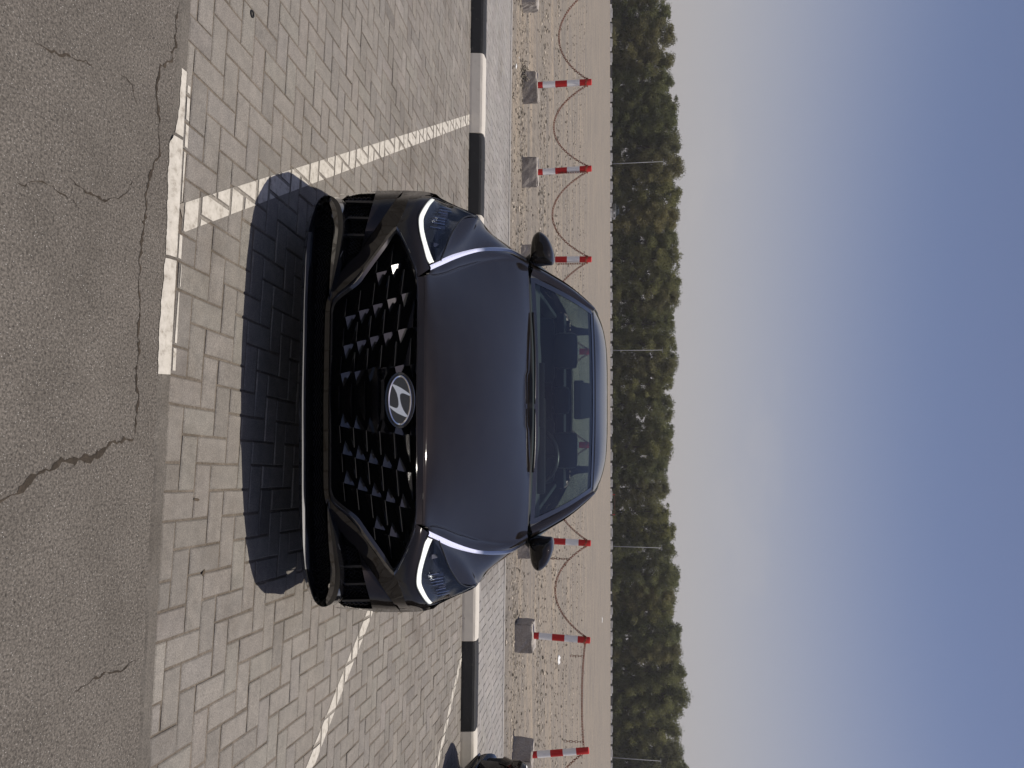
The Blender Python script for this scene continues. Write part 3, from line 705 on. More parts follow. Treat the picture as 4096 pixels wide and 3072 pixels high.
# side vent
VT = [(1313, 2022), (1325, 2056), (1345, 2100), (1385, 2152), (1432, 2200), (1446, 2262), (1461, 2330), (1476, 2385), (1491, 2447)]
VB = [(1312, 2024), (1320, 2050), (1332, 2085), (1345, 2130), (1357, 2172), (1369, 2231), (1377, 2289), (1370, 2380), (1345, 2440)]
vof = [.02, .05, .07, .085, .09, .09, .09, .08, .05]
def zigzag(rowA, rowB, offs, lines, steps, amp, rad):
    a, b = crs(np.array([(p[0], p[1], 0) for p in rowA], float), 12), crs(np.array([(p[0], p[1], 0) for p in rowB], float), 12)
    of = np.interp(np.linspace(0, 1, len(a)), np.linspace(0, 1, len(offs)), offs); out = []
    for L in range(1, lines):
        pts = []
        for s in range(steps+1):
            u = s/steps; i = min(int(u*(len(a)-1)), len(a)-1); t = (L + amp*(1 if s % 2 else -1)*0.5)/lines
            p = a[i]+(b[i]-a[i])*t; pts.append(nose(p[0], p[1], of[i]-.012))
        out.append(pts)
    return out
for sg in (1, -1):
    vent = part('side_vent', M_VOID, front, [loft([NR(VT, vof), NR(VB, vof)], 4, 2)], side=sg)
    part('vent_rim', M_GLOSS, vent, [loft([NR(VT[4:], [.045, .02, .006, 0, 0]), NR(VT[4:], [.09, .09, .09, .08, .05])], 4, 1)], side=sg)
    mb = MB()
    for pts in zigzag(VT[4:], VB[4:], vof[4:], 7, 34, .9, .002): mb.tube([(p[0]*sg, p[1], p[2]) for p in pts], .0022, 4)
    o = cbuild(mb, 'vent_mesh', M_SATIN, vent); o['kind'] = 'stuff'
    for (sy, s0, s1) in [(2266, 1375, 1446), (2336, 1378, 1463), (2402, 1368, 1482)]:
        mb = MB(); a, b, c, d = nose(s0, sy-3, .03), nose(s1, sy-5, .02), nose(s1, sy+4, .02), nose(s0, sy+5, .03); vv = [a, b, c, d] + [p+np.array([0, .05, 0]) for p in (a, b, c, d)]
        mb.add([(p[0]*sg, p[1], p[2]) for p in vv], [(0, 1, 2, 3), (0, 4, 5, 1), (1, 5, 6, 2), (2, 6, 7, 3), (3, 7, 4, 0)]); cbuild(mb, 'vent_bar', M_PLAST, vent)
# lower lip that curls up into the fang beside the intake
LO = [(1196, 1602), (1196, 1800), (1196, 2000), (1198, 2120), (1200, 2190), (1209, 2278), (1235, 2370), (1252, 2407), (1271, 2424), (1294, 2430), (1320, 2429), (1342, 2420), (1362, 2397), (1374, 2360), (1378, 2300), (1369, 2238), (1352, 2150), (1328, 2064), (1313, 2024)]
LI = [(1234, 1602), (1234, 1800), (1235, 2000), (1238, 2110), (1240, 2174), (1246, 2275), (1256, 2347), (1264, 2385), (1276, 2410), (1287, 2423), (1297, 2410), (1305, 2392), (1313, 2368), (1319, 2335), (1322, 2290), (1320, 2240), (1314, 2160), (1311, 2085), (1310, 2024)]
mixp = lambda t: [(a[0]+(b[0]-a[0])*t, a[1]+(b[1]-a[1])*t) for a, b in zip(LO, LI)]
tp = [1]*15+[.8, .5, .25, .1]
ro = NR(LO, [.020*k for k in tp]); r1 = NR(mixp(.32), [-.014*k for k in tp]); r2 = NR(mixp(.66), [.006*k for k in tp]); ri = NR(LI, [.022*k for k in tp])
lip = part('front_lip', M_GLOSS, front, [loft([shift(ro, 0, .22, -.01), ro], 4, 1), loft([ro, r1], 4, 1), loft([r2, ri], 4, 1), loft([ri, shift(ri, 0, .10, 0)], 4, 1)], autosm=28)
part('lip_trim', M_LIPT, lip, [loft([r1[:6], r2[:6]], 4, 2)]); part('fang_face', M_FIN, lip, [loft([r1[5:], r2[5:]], 4, 2)])
IB = [(1234, 1602), (1235, 1800), (1235, 2000), (1240, 2174), (1246, 2275), (1256, 2347), (1276, 2410), (1286, 2421)]
IT = [(1294, 1602), (1294, 1800), (1296, 2000), (1314, 2160), (1320, 2240), (1322, 2290), (1305, 2392), (1288, 2422)]
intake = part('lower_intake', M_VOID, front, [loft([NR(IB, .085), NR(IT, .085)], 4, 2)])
mb = MB()
for pts in zigzag(IB, IT, [.085]*8, 6, 70, .9, .002):
    for sg in (1, -1): mb.tube([(p[0]*sg, p[1], p[2]) for p in pts], .002, 4)
o = cbuild(mb, 'intake_mesh', M_SATIN, intake); o['kind'] = 'stuff'
xb0 = NR([(1294, 1602), (1294, 1700), (1294, 1800), (1295, 1950), (1303, 2008), (1310, 2023)], .012); xb1 = NR([(1313, 1602), (1313, 1700), (1313, 1800), (1313, 1950), (1316, 1986), (1313, 2022)], 0)
part('cross_bar', M_PAINT, front, [loft([shift(xb0, 0, .07, .004), xb0], 4, 1), loft([xb0, xb1], 4, 2)], autosm=35)

# --- grille
GO = [(1313, 1602), (1313, 1780), (1313, 1942), (1315, 1980), (1325, 2009), (1354, 2037.5), (1400, 2075), (1429, 2110), (1458, 2153), (1502, 2214), (1536, 2260), (1568, 2297), (1577, 2305)]
GT = [(1577, 2305), (1587, 2293), (1603, 2260), (1632, 2200), (1649, 2162), (1660, 2121), (1665, 2087), (1668, 2043), (1669, 1980), (1669, 1850), (1669, 1602)]
gI = [(1324, 1602), (1325, 1780), (1325, 1936), (1329, 1968), (1342, 1995), (1386, 2032), (1429, 2066), (1455, 2101), (1487, 2147), (1530, 2208), (1559, 2252), (1573, 2271), (1575.5, 2274)]
gT = [(1575.5, 2274), (1580, 2267), (1591, 2246), (1617, 2197), (1637, 2150), (1650, 2110), (1657, 2072), (1660, 2029), (1661, 1960), (1661, 1800), (1660, 1602)]
def px3(P): return np.array([(a, b, 0) for a, b in P], float)
go = np.concatenate([arcrs(px3(GO), 60), arcrs(px3(GT), 46)[1:]]); gi = np.concatenate([arcrs(px3(gI), 60), arcrs(px3(gT), 46)[1:]])
grille = sub('grille')
def NP(A, off): return np.array([nose(p[0], p[1], off) for p in A])
gO, gM, gN, gB = NP(go, .002), NP(go*.55+gi*.45, -.010), NP(gi, .004), NP(gi, .07)
part('grille_surround', M_GLOSS, grille, [loft([gO, gM], 1), loft([gM, gN], 1), loft([gN, gB], 1)], autosm=25)
# backing behind the fins
bt, tt = crs(px3(gI), 10), crs(px3(gT[::-1]), 10); ys_ = np.linspace(1602, 2273, 50)
bx = np.interp(ys_, np.maximum.accumulate(bt[:, 1]), bt[:, 0]); tx = np.interp(ys_, np.maximum.accumulate(tt[:, 1]), tt[:, 0])
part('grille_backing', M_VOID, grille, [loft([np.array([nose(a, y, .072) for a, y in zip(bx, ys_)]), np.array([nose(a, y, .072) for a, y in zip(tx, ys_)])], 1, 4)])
FINS = [((1357, 1701), (1362, 1772)), ((1412, 1708), (1416, 1790)), ((1464, 1720), (1468, 1806)), ((1517, 1724), (1523, 1819)), ((1574, 1730), (1580, 1834)), ((1634.5, 1737), (1640, 1849)),
        ((1366, 1812), (1370, 1888.5)), ((1419, 1829), (1425, 1913)), ((1471, 1846.5), (1478.5, 1938)), ((1526, 1862), (1533.5, 1964)), ((1584, 1877), (1593, 1985)), ((1645, 1890), (1653, 2004)),
        ((1372, 1929), (1379, 2006)), ((1426, 1953.6), (1435, 2040)), ((1482, 1977), (1491.5, 2071)), ((1539, 2000), (1549, 2101)), ((1596.5, 2022.5), (1609, 2127)),
        ((1494, 2108), (1500, 2160)), ((1554, 2139), (1565, 2234)), ((1613, 2166), (1616, 2192))]
def fin_geo(a, b):
    (h0, w0), (h1, w1) = a, b
    T0, T1 = nose(h0, w0, .010), nose(h1, w1, .016); K0, K1 = nose(h0+13, w0, .060), nose(h1+13, w1, .062)
    B0, B1 = nose(h0-24, w0-3, .048), nose(h1-5, w1+1, .030)
    T0b, T1b = nose(h0+2.8, w0, .0145), nose(h1+2.8, w1, .0205)
    v = [T0, T1, K1, K0, B0, B1, T0b, T1b]; f = [(4, 5, 1, 0), (0, 1, 7, 6), (6, 7, 2, 3), (1, 5, 2), (0, 3, 4)]
    F0, F1, F2 = nose(h0+4, w0+3, .006), nose(h0+48, w0+14, .032), nose(h0+15, w0-50, .036); F3 = nose(h0+20, w0-4, .075)
    n = len(v); v += [F0, F1, F2, F3]; f += [(n, n+1, n+2), (n, n+2, n+3), (n, n+3, n+1)]
    return v, f
for sg in (1, -1):
    for a, b in FINS:
        v, f = fin_geo(a, b); mesh_obj('grille_fin', [(p[0]*sg, p[1]-YC, p[2]) for p in v], f, None, grille, mats=[M_FIN, M_GLOSS], fmat=[1, 0, 1, 1, 1, 1, 1, 1])
for h, w in [(1355, 60), (1405, 69), (1457, 77)]:         # shallow chevron fins under the emblem
    mb = MB(); v = []
    for s in (-1, 0, 1):
        sy = 1602+s*w; dh = 0 if s else -2.5
        v += [nose(h+dh, sy, .012), nose(h+dh+2.8, sy, .0165), nose(h+dh+13, sy, .06), nose(h+dh-(26 if s == 0 else 6), sy, .045)]
    f = []
    for q in (0, 1): a = q*4; f += [(a+3, a+7, a+4, a), (a, a+4, a+5, a+1), (a+1, a+5, a+6, a+2)]
    mb.add(v, f); cbuild(mb, 'grille_fin', M_GLOSS, grille)
plq = [nose(1500+dh, 1602+s, o) for s in (-135, -70, 0, 70, 135) for dh, o in ((-14, .04), (9, .012), (14, .018), (40, .062))]
mb = MB(); f = []
for q in range(4):
    for r in range(3): a = q*4+r; f.append((a, a+4, a+5, a+1))
mb.add(plq, f); cbuild(mb, 'centre_plate', M_GLOSS, grille)
# --- emblem
ec = nose(1599.5, 1601, -.030); eu = np.array([0, .22, .975]); er = np.array([1., 0, 0]); en = np.cross(er, eu); MMP = 2.93/2900
def ept(r, u, d): return ec + er*r*MMP + eu*u*MMP + en*(-d)
def ell(a, b, n=56): return [(a*math.cos(2*math.pi*k/n), b*math.sin(2*math.pi*k/n)) for k in range(n)]
emb = sub('emblem')
def ring(prof, n=56):
    mb = MB(); v = []; f = []
    for a, b, d in prof: v += [ept(x, y, d) for x, y in ell(a, b, n)]
    for i in range(len(prof)-1):
        for k in range(n): f.append((i*n+k, i*n+(k+1) % n, (i+1)*n+(k+1) % n, (i+1)*n+k))
    return mb.add(v, f)
en = np.array([0, -.975, .22])
def ept(r, u, d): return ec + er*r*MMP + eu*u*MMP + en*d
mb = ring([(113, 60, -.03), (113, 60, -.002), (111, 58, .003), (105, 52, .002), (101, 48, -.002), (.01, .01, -.002)]); cbuild(mb, 'emblem_plate', M_GLOSS, emb, True, 30)
mb = ring([(102, 49, -.002), (101, 48, .004), (97, 44.5, .008), (92, 40, .005), (91, 39, -.002)]); cbuild(mb, 'emblem_ring', M_CHROME, emb, True, 40)
HP = [(220, 392), (330, 436), (450, 500), (560, 572), (655, 640), (685, 672), (690, 716), (660, 706), (560, 660), (490, 640), (445, 648), (415, 690), (416, 790), (432, 880), (462, 990), (510, 1100), (560, 1180), (612, 1242), (625, 1262), (600, 1296), (545, 1282), (350, 1192), (240, 1118), (160, 1045), (128, 1010), (128, 960), (150, 985), (260, 1036), (325, 1052), (362, 1024), (380, 960), (376, 870), (358, 760), (330, 650), (290, 560), (245, 480), (200, 425)]
hp = [((zy-835)*.14469, (zx-410)*.14469) for zx, zy in HP]
bm = bmesh.new(); vs = [bm.verts.new(ept(a, b, .0065)) for a, b in hp]; fc = bm.faces.new(vs); ex = bmesh.ops.extrude_face_region(bm, geom=[fc])
for g in ex['geom']:
    if isinstance(g, bmesh.types.BMVert): g.co -= Vector(en)*0.008
bmesh.ops.triangulate(bm, faces=bm.faces[:]); bmesh.ops.recalc_face_normals(bm, faces=bm.faces[:]); bm.verts.index_update()
mb = MB(); mb.add([tuple(q.co) for q in bm.verts], [tuple(q.index for q in fc.verts) for fc in bm.faces]); bm.free(); cbuild(mb, 'emblem_letter', M_CHROME, emb)

# --- head lamps
HL = [(1709, 2150), (1697, 2171), (1683, 2221), (1670, 2270), (1664, 2310), (1664, 2339), (1672, 2362), (1692, 2395), (1714, 2418)]
hl = np.concatenate([NR(HL, [.012, .008, .002, 0, 0, 0, 0, 0, 0]), np.array([at_y(1750, 2411, 3.30), at_y(1806, 2386, 3.40), at_y(1902, 2341, 3.53)])])
HU = [(1757, 2164, 3.085), (1762, 2178, 3.095), (1770, 2198, 3.115), (1779, 2222, 3.14), (1788, 2247, 3.17), (1797, 2268, 3.20), (1806, 2285, 3.23), (1818, 2304, 3.27), (1834, 2326, 3.325), (1852, 2340, 3.385), (1876, 2346, 3.455), (1902, 2341, 3.53)]
hu = np.array([at_y(*p) for p in HU])
DI = [(1729, 2158), (1715.5, 2189), (1700, 2235), (1688, 2281.5), (1684.6, 2310), (1685, 2336), (1694, 2359.6), (1711, 2391), (1729, 2412)]
di = NR(DI, [.016, .012, .008, .006, .006, .006, .006, .008, .012])
lm = (hl+hu)/2 + np.array([.004, -.018, .006])
for sg in (1, -1):
    lamp = sub('headlight')
    part('lamp_housing', M_LAMPIN, lamp, [loft([shift(hl, -.004, .02, .004), shift(lm, -.01, .13, -.03), shift(hu, -.004, .02, -.004)], 4, 3)], side=sg)
    part('daytime_strip', M_DRL, lamp, [loft([shift(hl[:9], 0, .0055, 0), (hl[:9]+di)/2+np.array([0, -.002, 0]), shift(di, 0, .003, 0)], 4, 2)], side=sg)
    part('lamp_lens', M_LENS, lamp, [loft([hl, lm, hu], 4, 4)], side=sg)
    mb = MB(); mb.tube([(p[0]*sg, p[1], p[2]) for p in crs(np.concatenate([hl, hu[::-1][1:]]), 4)], .0035, 6, closed=False); cbuild(mb, 'lamp_seal', M_SATIN, lamp, True)
    # reflector blades inside
    for k, (a, b, c, d, yy) in enumerate([(735, 865, 885, 838, 3.16), (768, 925, 940, 895, 3.185), (775, 965, 945, 935, 3.20), (780, 1010, 950, 972, 3.215), (845, 1070, 980, 1040, 3.25), (850, 1112, 1030, 1078, 3.275), (860, 1147, 1035, 1113, 3.29)]):
        yy -= .045; p, q = at_y(*Az(a, b), yy), at_y(*Az(c, d), yy+.035); mb = MB()
        v = [p, q, q+np.array([.003, 0, -.001]), p+np.array([.003, 0, -.001])]; v += [x+np.array([0, .035, 0]) for x in v]
        mb.add([(x[0]*sg, x[1], x[2]) for x in v], [(0, 1, 2, 3), (4, 5, 6, 7), (0, 1, 5, 4), (1, 2, 6, 5), (2, 3, 7, 6), (3, 0, 4, 7)]); cbuild(mb, 'reflector_blade', M_LAMPCH, lamp)
    for (a, b, c, d, yy) in [(770, 870, 930, 990, 3.225), (845, 1030, 960, 1110, 3.27), (770, 600, 850, 660, 3.135)]:
        yy -= .04; P4 = [at_y(*Az(a, b), yy), at_y(*Az(c, b-25), yy+.03), at_y(*Az(c, d-25), yy+.03), at_y(*Az(a, d), yy)]; mb = MB()
        mb.add([(x[0]*sg, x[1]+.02, x[2]) for x in P4], [(0, 1, 2, 3)]); cbuild(mb, 'reflector_bowl', M_DCHROME, lamp)
# --- bright strip running from lamp to mirror along the hood edge
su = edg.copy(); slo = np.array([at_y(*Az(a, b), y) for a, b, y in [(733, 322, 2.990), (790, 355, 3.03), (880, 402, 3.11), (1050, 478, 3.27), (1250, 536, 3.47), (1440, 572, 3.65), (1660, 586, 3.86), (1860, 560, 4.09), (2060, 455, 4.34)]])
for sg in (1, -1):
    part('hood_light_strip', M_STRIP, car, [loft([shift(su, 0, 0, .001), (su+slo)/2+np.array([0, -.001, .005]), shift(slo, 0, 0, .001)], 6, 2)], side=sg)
# --- body sides with wheel arches
def ztop(y): return interp(y, [3.1, 3.18, 3.30, 3.40, 3.47, 3.53, 3.8, 4.2, 4.5, 5.5, 6.5, 7.2, 7.7], [.695, .70, .712, .758, .806, .838, .838, .856, .872, .912, .950, .975, .985])
def Ty(y): return interp(y, [3.0, 4.2, 5.5, 6.6, 7.1, 7.4, 7.6, 7.7], [1.0, .998, .992, .985, .965, .93, .87, .80])
def side_x(y, z): return Wside(z)*Ty(y)
WCF, WCR, WZC, WR = Y0+.97, Y0+.97+2.84, .335, .365
ynz = lambda z: Y0+Vz(z)+Pt(1.0)+.004
ygrid = list(np.linspace(0, 1, 9)[:-1]) ; v = []; f = []; nzr = 30
cols = [None]*8 + list(np.arange(3.42, 7.68, .045)) + [7.70]
for ci, yv in enumerate(cols):
    for r in range(nzr+1):
        s = r/nzr
        if yv is None:
            z = .22+(min(.70, ztop(3.42))-.22)*s; y = ynz(z)+(3.40-ynz(z))*ci/8; z = .22+(ztop(y)-.22)*s
        else: y = yv; z = .20+(ztop(y)-.20)*s
        v.append((side_x(y, z), y, z))
for ci in range(len(cols)-1):
    for r in range(nzr):
        a = ci*(nzr+1)+r; q = (a, a+nzr+1, a+nzr+2, a+1); c = np.mean([v[i] for i in q], axis=0)
        if min(math.hypot(c[1]-WCF, c[2]-WZC), math.hypot(c[1]-WCR, c[2]-WZC)) < WR: continue
        f.append(q)
body = sub('body'); part('body_side', M_PAINT, body, [(np.array(v), f)])
for yc in (WCF, WCR):
    for sg in (1, -1):
        mb = MB(); pts = []
        for k in range(33):
            a = math.pi*(-.12+1.24*k/32); y, z = yc+(WR+.012)*math.cos(a), WZC+(WR+.012)*math.sin(a)
            pts.append((sg*(side_x(y, max(.2, z))+.001), y, z))
        mb.tube(pts, .022, 6); cbuild(mb, 'arch_trim', M_PAINT, body, True)
for yc in (WCF, WCR): mb = MB(); mb.box(-.80, .80, yc-.40, yc+.40, .235, .74); cbuild(mb, 'wheel_well', M_VOID, body)
mb = MB(); mb.box(-.84, .84, 3.1, 7.5, .19, .23); cbuild(mb, 'underbody', M_VOID, car)
# wings above the wheels
shy = [3.53, 3.62, 3.80, 4.02, 4.25, 4.50]
sh = [(side_x(y, ztop(y)), y, ztop(y)) for y in shy]
R0 = slo; R1 = np.array([hu[0], hu[4], hu[8], hu[11], sh[1], sh[2], sh[3], sh[4], sh[5]])
bw = np.array([0, .25, .5, .7, .85, 1, 1, 1, 1])[:, None]
part('front_wing', M_PAINT, car, [loft([R0, (R0*2+R1)/3+bw*np.array([.004, 0, .012]), (R0+2*R1)/3+bw*np.array([.010, 0, .012]), R1], 5, 4)])
belt = lambda y: (interp(y, [4.2, 4.4, 5, 6, 6.8, 7.2], [.868, .878, .882, .868, .81, .76]), y, interp(y, [4.2, 4.4, 5, 6, 6.8, 7.2], [.935, .985, 1.012, 1.045, 1.07, 1.075]))
bys = [4.30, 4.5, 4.8, 5.3, 5.9, 6.5, 6.9, 7.2]
rb = np.array([belt(y) for y in bys]); rs0 = np.array([(side_x(y, ztop(y)), y, ztop(y)) for y in bys])
part('door_upper', M_PAINT, body, [loft([rs0, (rs0+rb)/2+np.array([.012, 0, 0]), rb], 4, 3)])
for sg in (1, -1):
    for ya, yb in ((4.42, 5.42), (5.46, 6.35)):
        mb = MB(); mb.tube([(sg*(side_x(yy, .66)+.014), yy, .80) for yy in (yb-.26, yb-.20, yb-.10, yb-.04)], [.008, .013, .013, .008], 6); cbuild(mb, 'door_handle', M_PAINT, body, True)
        mb = MB(); mb.tube([(sg*(side_x(yb, z)+.0005), yb+.02*math.sin(z*3), z) for z in np.linspace(.26, ztop(yb), 10)], .003, 4); cbuild(mb, 'door_gap', M_VOID, body)

# --- pillars, roof, glass
pin = np.array([at_y(2118, 2101, 4.40), at_y(2202, 2054, 4.63), at_y(2289, 2005, 4.87), at_y(2369, 1958, 5.10)])
pout = np.array([at_y(2118, 2152, 4.42), at_y(2198, 2110, 4.62), at_y(2289, 2052, 4.90), at_y(2365, 1984, 5.20)])
pmid = (pin*.45+pout*.55) + np.array([.004, -.022, .020])
part('windscreen_pillar', M_PAINT, car, [loft([shift(pin, 0, -.004, .002), (pin*.75+pout*.25)+np.array([0, -.018, .012]), pmid, pout, shift(pout, -.03, .06, 0)], 5, 2)])
part('pillar_seal', M_SATIN, car, [loft([shift(pin, -.016, -.001, .0045), shift(pin, .004, -.008, .007), shift(pin, .012, -.006, .006)], 5, 2)])
secs = [(4.97, 1.379, .625, 5.095, 1.360), (5.02, 1.390, .640, 5.13, 1.358), (5.2, 1.4165, .672, 5.24, 1.352), (5.5, 1.4435, .684, 5.5, 1.366), (5.8, 1.4545, .682, 5.8, 1.376), (6.2, 1.4465, .668, 6.2, 1.366), (6.55, 1.408, .64, 6.58, 1.325)]
rows = []
for yc, zc, xr, yr, zr in secs:
    p = 2.2 if yc < 5.0 else (3.0 if yc < 5.1 else 4.6); rows.append(np.array([(xr*t, yc+(yr-yc)*t**2, zc-(zc-zr)*t**p) for t in [0, .12, .25, .4, .55, .68, .8, .88, .94, .975, 1.0]]))
roof = part('roof', M_PAINT, car, [loft(rows, 2, 4)])
rail = np.array([r[-1] for r in rows[1:]])
railx = np.array([pout[0], pout[1], pout[2], pout[3], *rail[2:], (.66, 6.85, 1.17), (.72, 7.1, 1.085)])
part('roof_rail', M_SATIN, roof, [loft([shift(rail, -.03, 0, .006), shift(rail, -.012, 0, -.004)], 3, 1)])
part('header_seam', M_VOID, roof, [loft([shift(rows[0], 0, -.004, .0015), shift(rows[0], 0, .006, .0065)], 2, 1)])
def ws_rows(n=5, nx=13, dx=0.0):
    out = []; B = [(0, 4.20, 1.053), (.76, 4.40, 1.003)]
    for i in range(n):
        t = i/(n-1); xs = pin[0][0]+(pin[-1][0]-pin[0][0])*t+.004; r = []
        for j in range(nx):
            u = j/(nx-1); x = xs*u; yb = 4.20+.20*u**2; zb = 1.050-.047*u**2; yt = 4.972+.125*u**2; zt = 1.3785-.0195*u**2
            bul = math.sin(math.pi*t)*.030
            r.append((x, yb+(yt-yb)*t-bul*.42, zb+(zt-zb)*t+bul*.9))
        out.append(np.array(r))
    return out
W_ = ws_rows(11, 21)
WA = np.array(W_)
ws = part('windscreen', M_WS, car, [loft(W_, 1, 1)])
def ws_sub(i0, i1, j0, j1, lift=.0025):            # printed black border of the glass, as bands lying on it
    n = 40; A = np.array(ws_rows(61, 61)); return [A[i, j0:j1+1]+np.array([0, -lift*.42, lift*.9]) for i in range(i0, i1+1)]
part('glass_border', M_GLOSS, ws, [loft(ws_sub(0, 3, 0, 60), 1, 1), loft(ws_sub(57, 60, 0, 60), 1, 1), loft(ws_sub(3, 57, 57, 60), 1, 1)])
part('sensor_cover', M_VOID, ws, [loft(ws_sub(43, 57, 0, 11, -.012), 1, 1)])
# cowl between hood and glass
cw0 = arcrs(shift(hrear, 0, .012, -.025), 21, smooth=False); cw1 = W_[0][:, :]+np.array([0, -.004, -.006])
cowl = part('cowl', M_PLAST, car, [loft([cw0, (cw0+cw1)/2+np.array([0, 0, -.012]), cw1], 1, 2)])
for (xa, ya, xb, yb_) in [(-.52, .0, .02, .0), (.62-.20, .0, .05, .0)]:
    mb = MB(); n = 12; pts = []
    for k in range(n+1):
        t = k/n; x = xa+(xb-xa)*t; u = abs(x)/.76; pts.append((x, 4.175+.20*u*u+.02*t, 1.056-.047*u*u+.001+.004*math.sin(math.pi*t)))
    mb.tube(pts, [.009-.004*k/n for k in range(n+1)], 6); cbuild(mb, 'wiper', M_SATIN, car, True)
# side glass, rear glass, rear pillar, boot, tail
for sg in (1, -1):
    ra = arcrs(railx, 13); bb = np.array([belt(y) for y in np.linspace(4.45, 7.05, 13)])
    q = part('side_window', M_WIN, car, [loft([shift(bb, -.012, 0, 0), (bb*.5+ra*.5)+np.array([.018, 0, 0]), shift(ra, -.012, .01, -.012)], 2, 3)], side=sg)
    part('window_frame', M_PAINT, q, [loft([shift(ra, .004, 0, .006), shift(ra, .0, 0, -.035)], 3, 1)], side=sg)
    for yy in (5.44, ):
        A_ = np.array(belt(yy)); B_ = np.array((.675, yy+.05, 1.36)); mb = MB()
        vv = [A_+[.004, -.04, 0], A_+[.004, .04, 0], B_+[.004, .04, 0], B_+[.004, -.04, 0]]; vv = [(p[0]*sg, p[1], p[2]) for p in vv]; vv += [(p[0]-.03*sg, p[1], p[2]) for p in vv]
        mb.add(vv, [(0, 1, 2, 3), (4, 5, 6, 7), (0, 1, 5, 4), (2, 3, 7, 6), (1, 2, 6, 5), (0, 3, 7, 4)]); cbuild(mb, 'door_pillar', M_GLOSS, q)
rw = []
for t in np.linspace(0, 1, 7):
    y = 6.56+(7.16-6.56)*t; z = 1.405-(1.405-1.085)*t**1.25; xw = .60+(.64-.60)*t; rw.append(np.array([(xw*u, y-.05*0+.04*u*u, z-.03*u**2) for u in np.linspace(0, 1, 9)]))
part('rear_window', M_WIN, car, [loft(rw, 1, 1)])
rp0 = np.array([r[-1] for r in rw]); rp1 = np.array([(.645, 6.56, 1.32), (.66, 6.68, 1.265), (.68, 6.80, 1.20), (.70, 6.92, 1.145), (.73, 7.02, 1.10), (.75, 7.12, 1.078), (.76, 7.2, 1.07)])
part('rear_pillar', M_PAINT, car, [loft([rp0, (rp0+rp1)/2+np.array([.005, 0, .01]), rp1], 2, 2)])
bt0 = np.array([(x, 7.16+.04*(x/.64)**2, 1.083-.02*(x/.8)**2) for x in np.linspace(0, .80, 9)]); bt1 = np.array([(x, 7.62-.10*(x/.8)**4, 1.072-.03*(x/.8)**2) for x in np.linspace(0, .80, 9)])
bt2 = np.array([(x*1.02, 7.70-.13*(x/.8)**4, .80) for x in np.linspace(0, .80, 9)]); bt3 = np.array([(x*1.06, 7.72-.16*(x/.8)**4, .55) for x in np.linspace(0, .80, 9)]); bt4 = np.array([(x*1.02, 7.66-.16*(x/.8)**4, .24) for x in np.linspace(0, .80, 9)])
part('boot', M_PAINT, car, [loft([bt0, bt1], 3, 2), loft([bt1, bt2], 3, 2), loft([bt2, bt3, bt4], 3, 3)], autosm=40)
sd0 = np.array([bt0[-1], bt1[-1]]); sd1 = np.array([belt(7.2), (.76, 7.60, .985)])
part('rear_wing', M_PAINT, car, [loft([sd0, np.array([(.80, 7.2, 1.02), (.80, 7.55, 1.0)]), np.array([(side_x(7.2, .97), 7.2, .975), (side_x(7.58, .95), 7.58, .98)])], 4, 2)])
for sg in (1, -1): part('tail_lamp', M_REDLAMP, car, [loft([np.array([(.45, 7.70, .90), (.65, 7.675, .91), (.80, 7.60, .92), (.86, 7.45, .93)]), np.array([(.45, 7.715, .83), (.65, 7.69, .83), (.82, 7.61, .84), (.875, 7.45, .86)])], 4, 1)], side=sg)
# --- door mirrors
mo = [(.852, .992), (.846, 1.03), (.850, 1.09), (.856, 1.134), (.905, 1.143), (.955, 1.132), (1.004, 1.110), (1.036, 1.080), (1.049, 1.055), (1.036, 1.028), (1.0, 1.008), (.93, .996)]
mc = (.93, 1.065)
for sg in (1, -1):
    mir = sub('door_mirror'); mb = MB(); n = 36; rings_ = []
    base = crs(np.array([(a, b, 0) for a, b in mo+mo[:1]]), 3)[:-1]; n = len(base)
    for sc_, yy in [(.30, 4.362), (.55, 4.368), (.74, 4.380), (.87, 4.402), (.95, 4.435), (.985, 4.475), (1.0, 4.53), (.97, 4.56), (.90, 4.566)]:
        rings_.append([(sg*(mc[0]+(p[0]-mc[0])*sc_+ (.0)), yy, mc[1]+(p[1]-mc[1])*sc_) for p in base])
    vv = [q for r in rings_ for q in r]; ff = [tuple(range(n))[::(-1 if sg > 0 else 1)]]
    for i in range(len(rings_)-1):
        for k in range(n): q = (i*n+k, i*n+(k+1) % n, (i+1)*n+(k+1) % n, (i+1)*n+k); ff.append(q if sg < 0 else q[::-1])
    mb.add(vv, ff); cbuild(mb, 'mirror_shell', M_PAINT, mir, True, 60)
    mb = MB(); vv = [(sg*(mc[0]+(p[0]-mc[0])*.88), 4.564, mc[1]+(p[1]-mc[1])*.88) for p in base]; mb.add(vv, [tuple(range(n))]); cbuild(mb, 'mirror_glass', M_CHROME, mir)
    mb = MB(); mb.tube([(sg*.845, 4.50, .945), (sg*.872, 4.49, .985), (sg*.90, 4.49, 1.015)], [.045, .032, .03], 10); cbuild(mb, 'mirror_arm', M_SATIN, mir, True)
    mb = MB(); mb.tube([(sg*p[0], 4.475, p[1]) for p in [(.862, 1.0), (.885, 1.012), (.94, 1.018), (1.0, 1.03), (1.04, 1.055)]], .0025, 4); cbuild(mb, 'mirror_seam', M_VOID, mir)
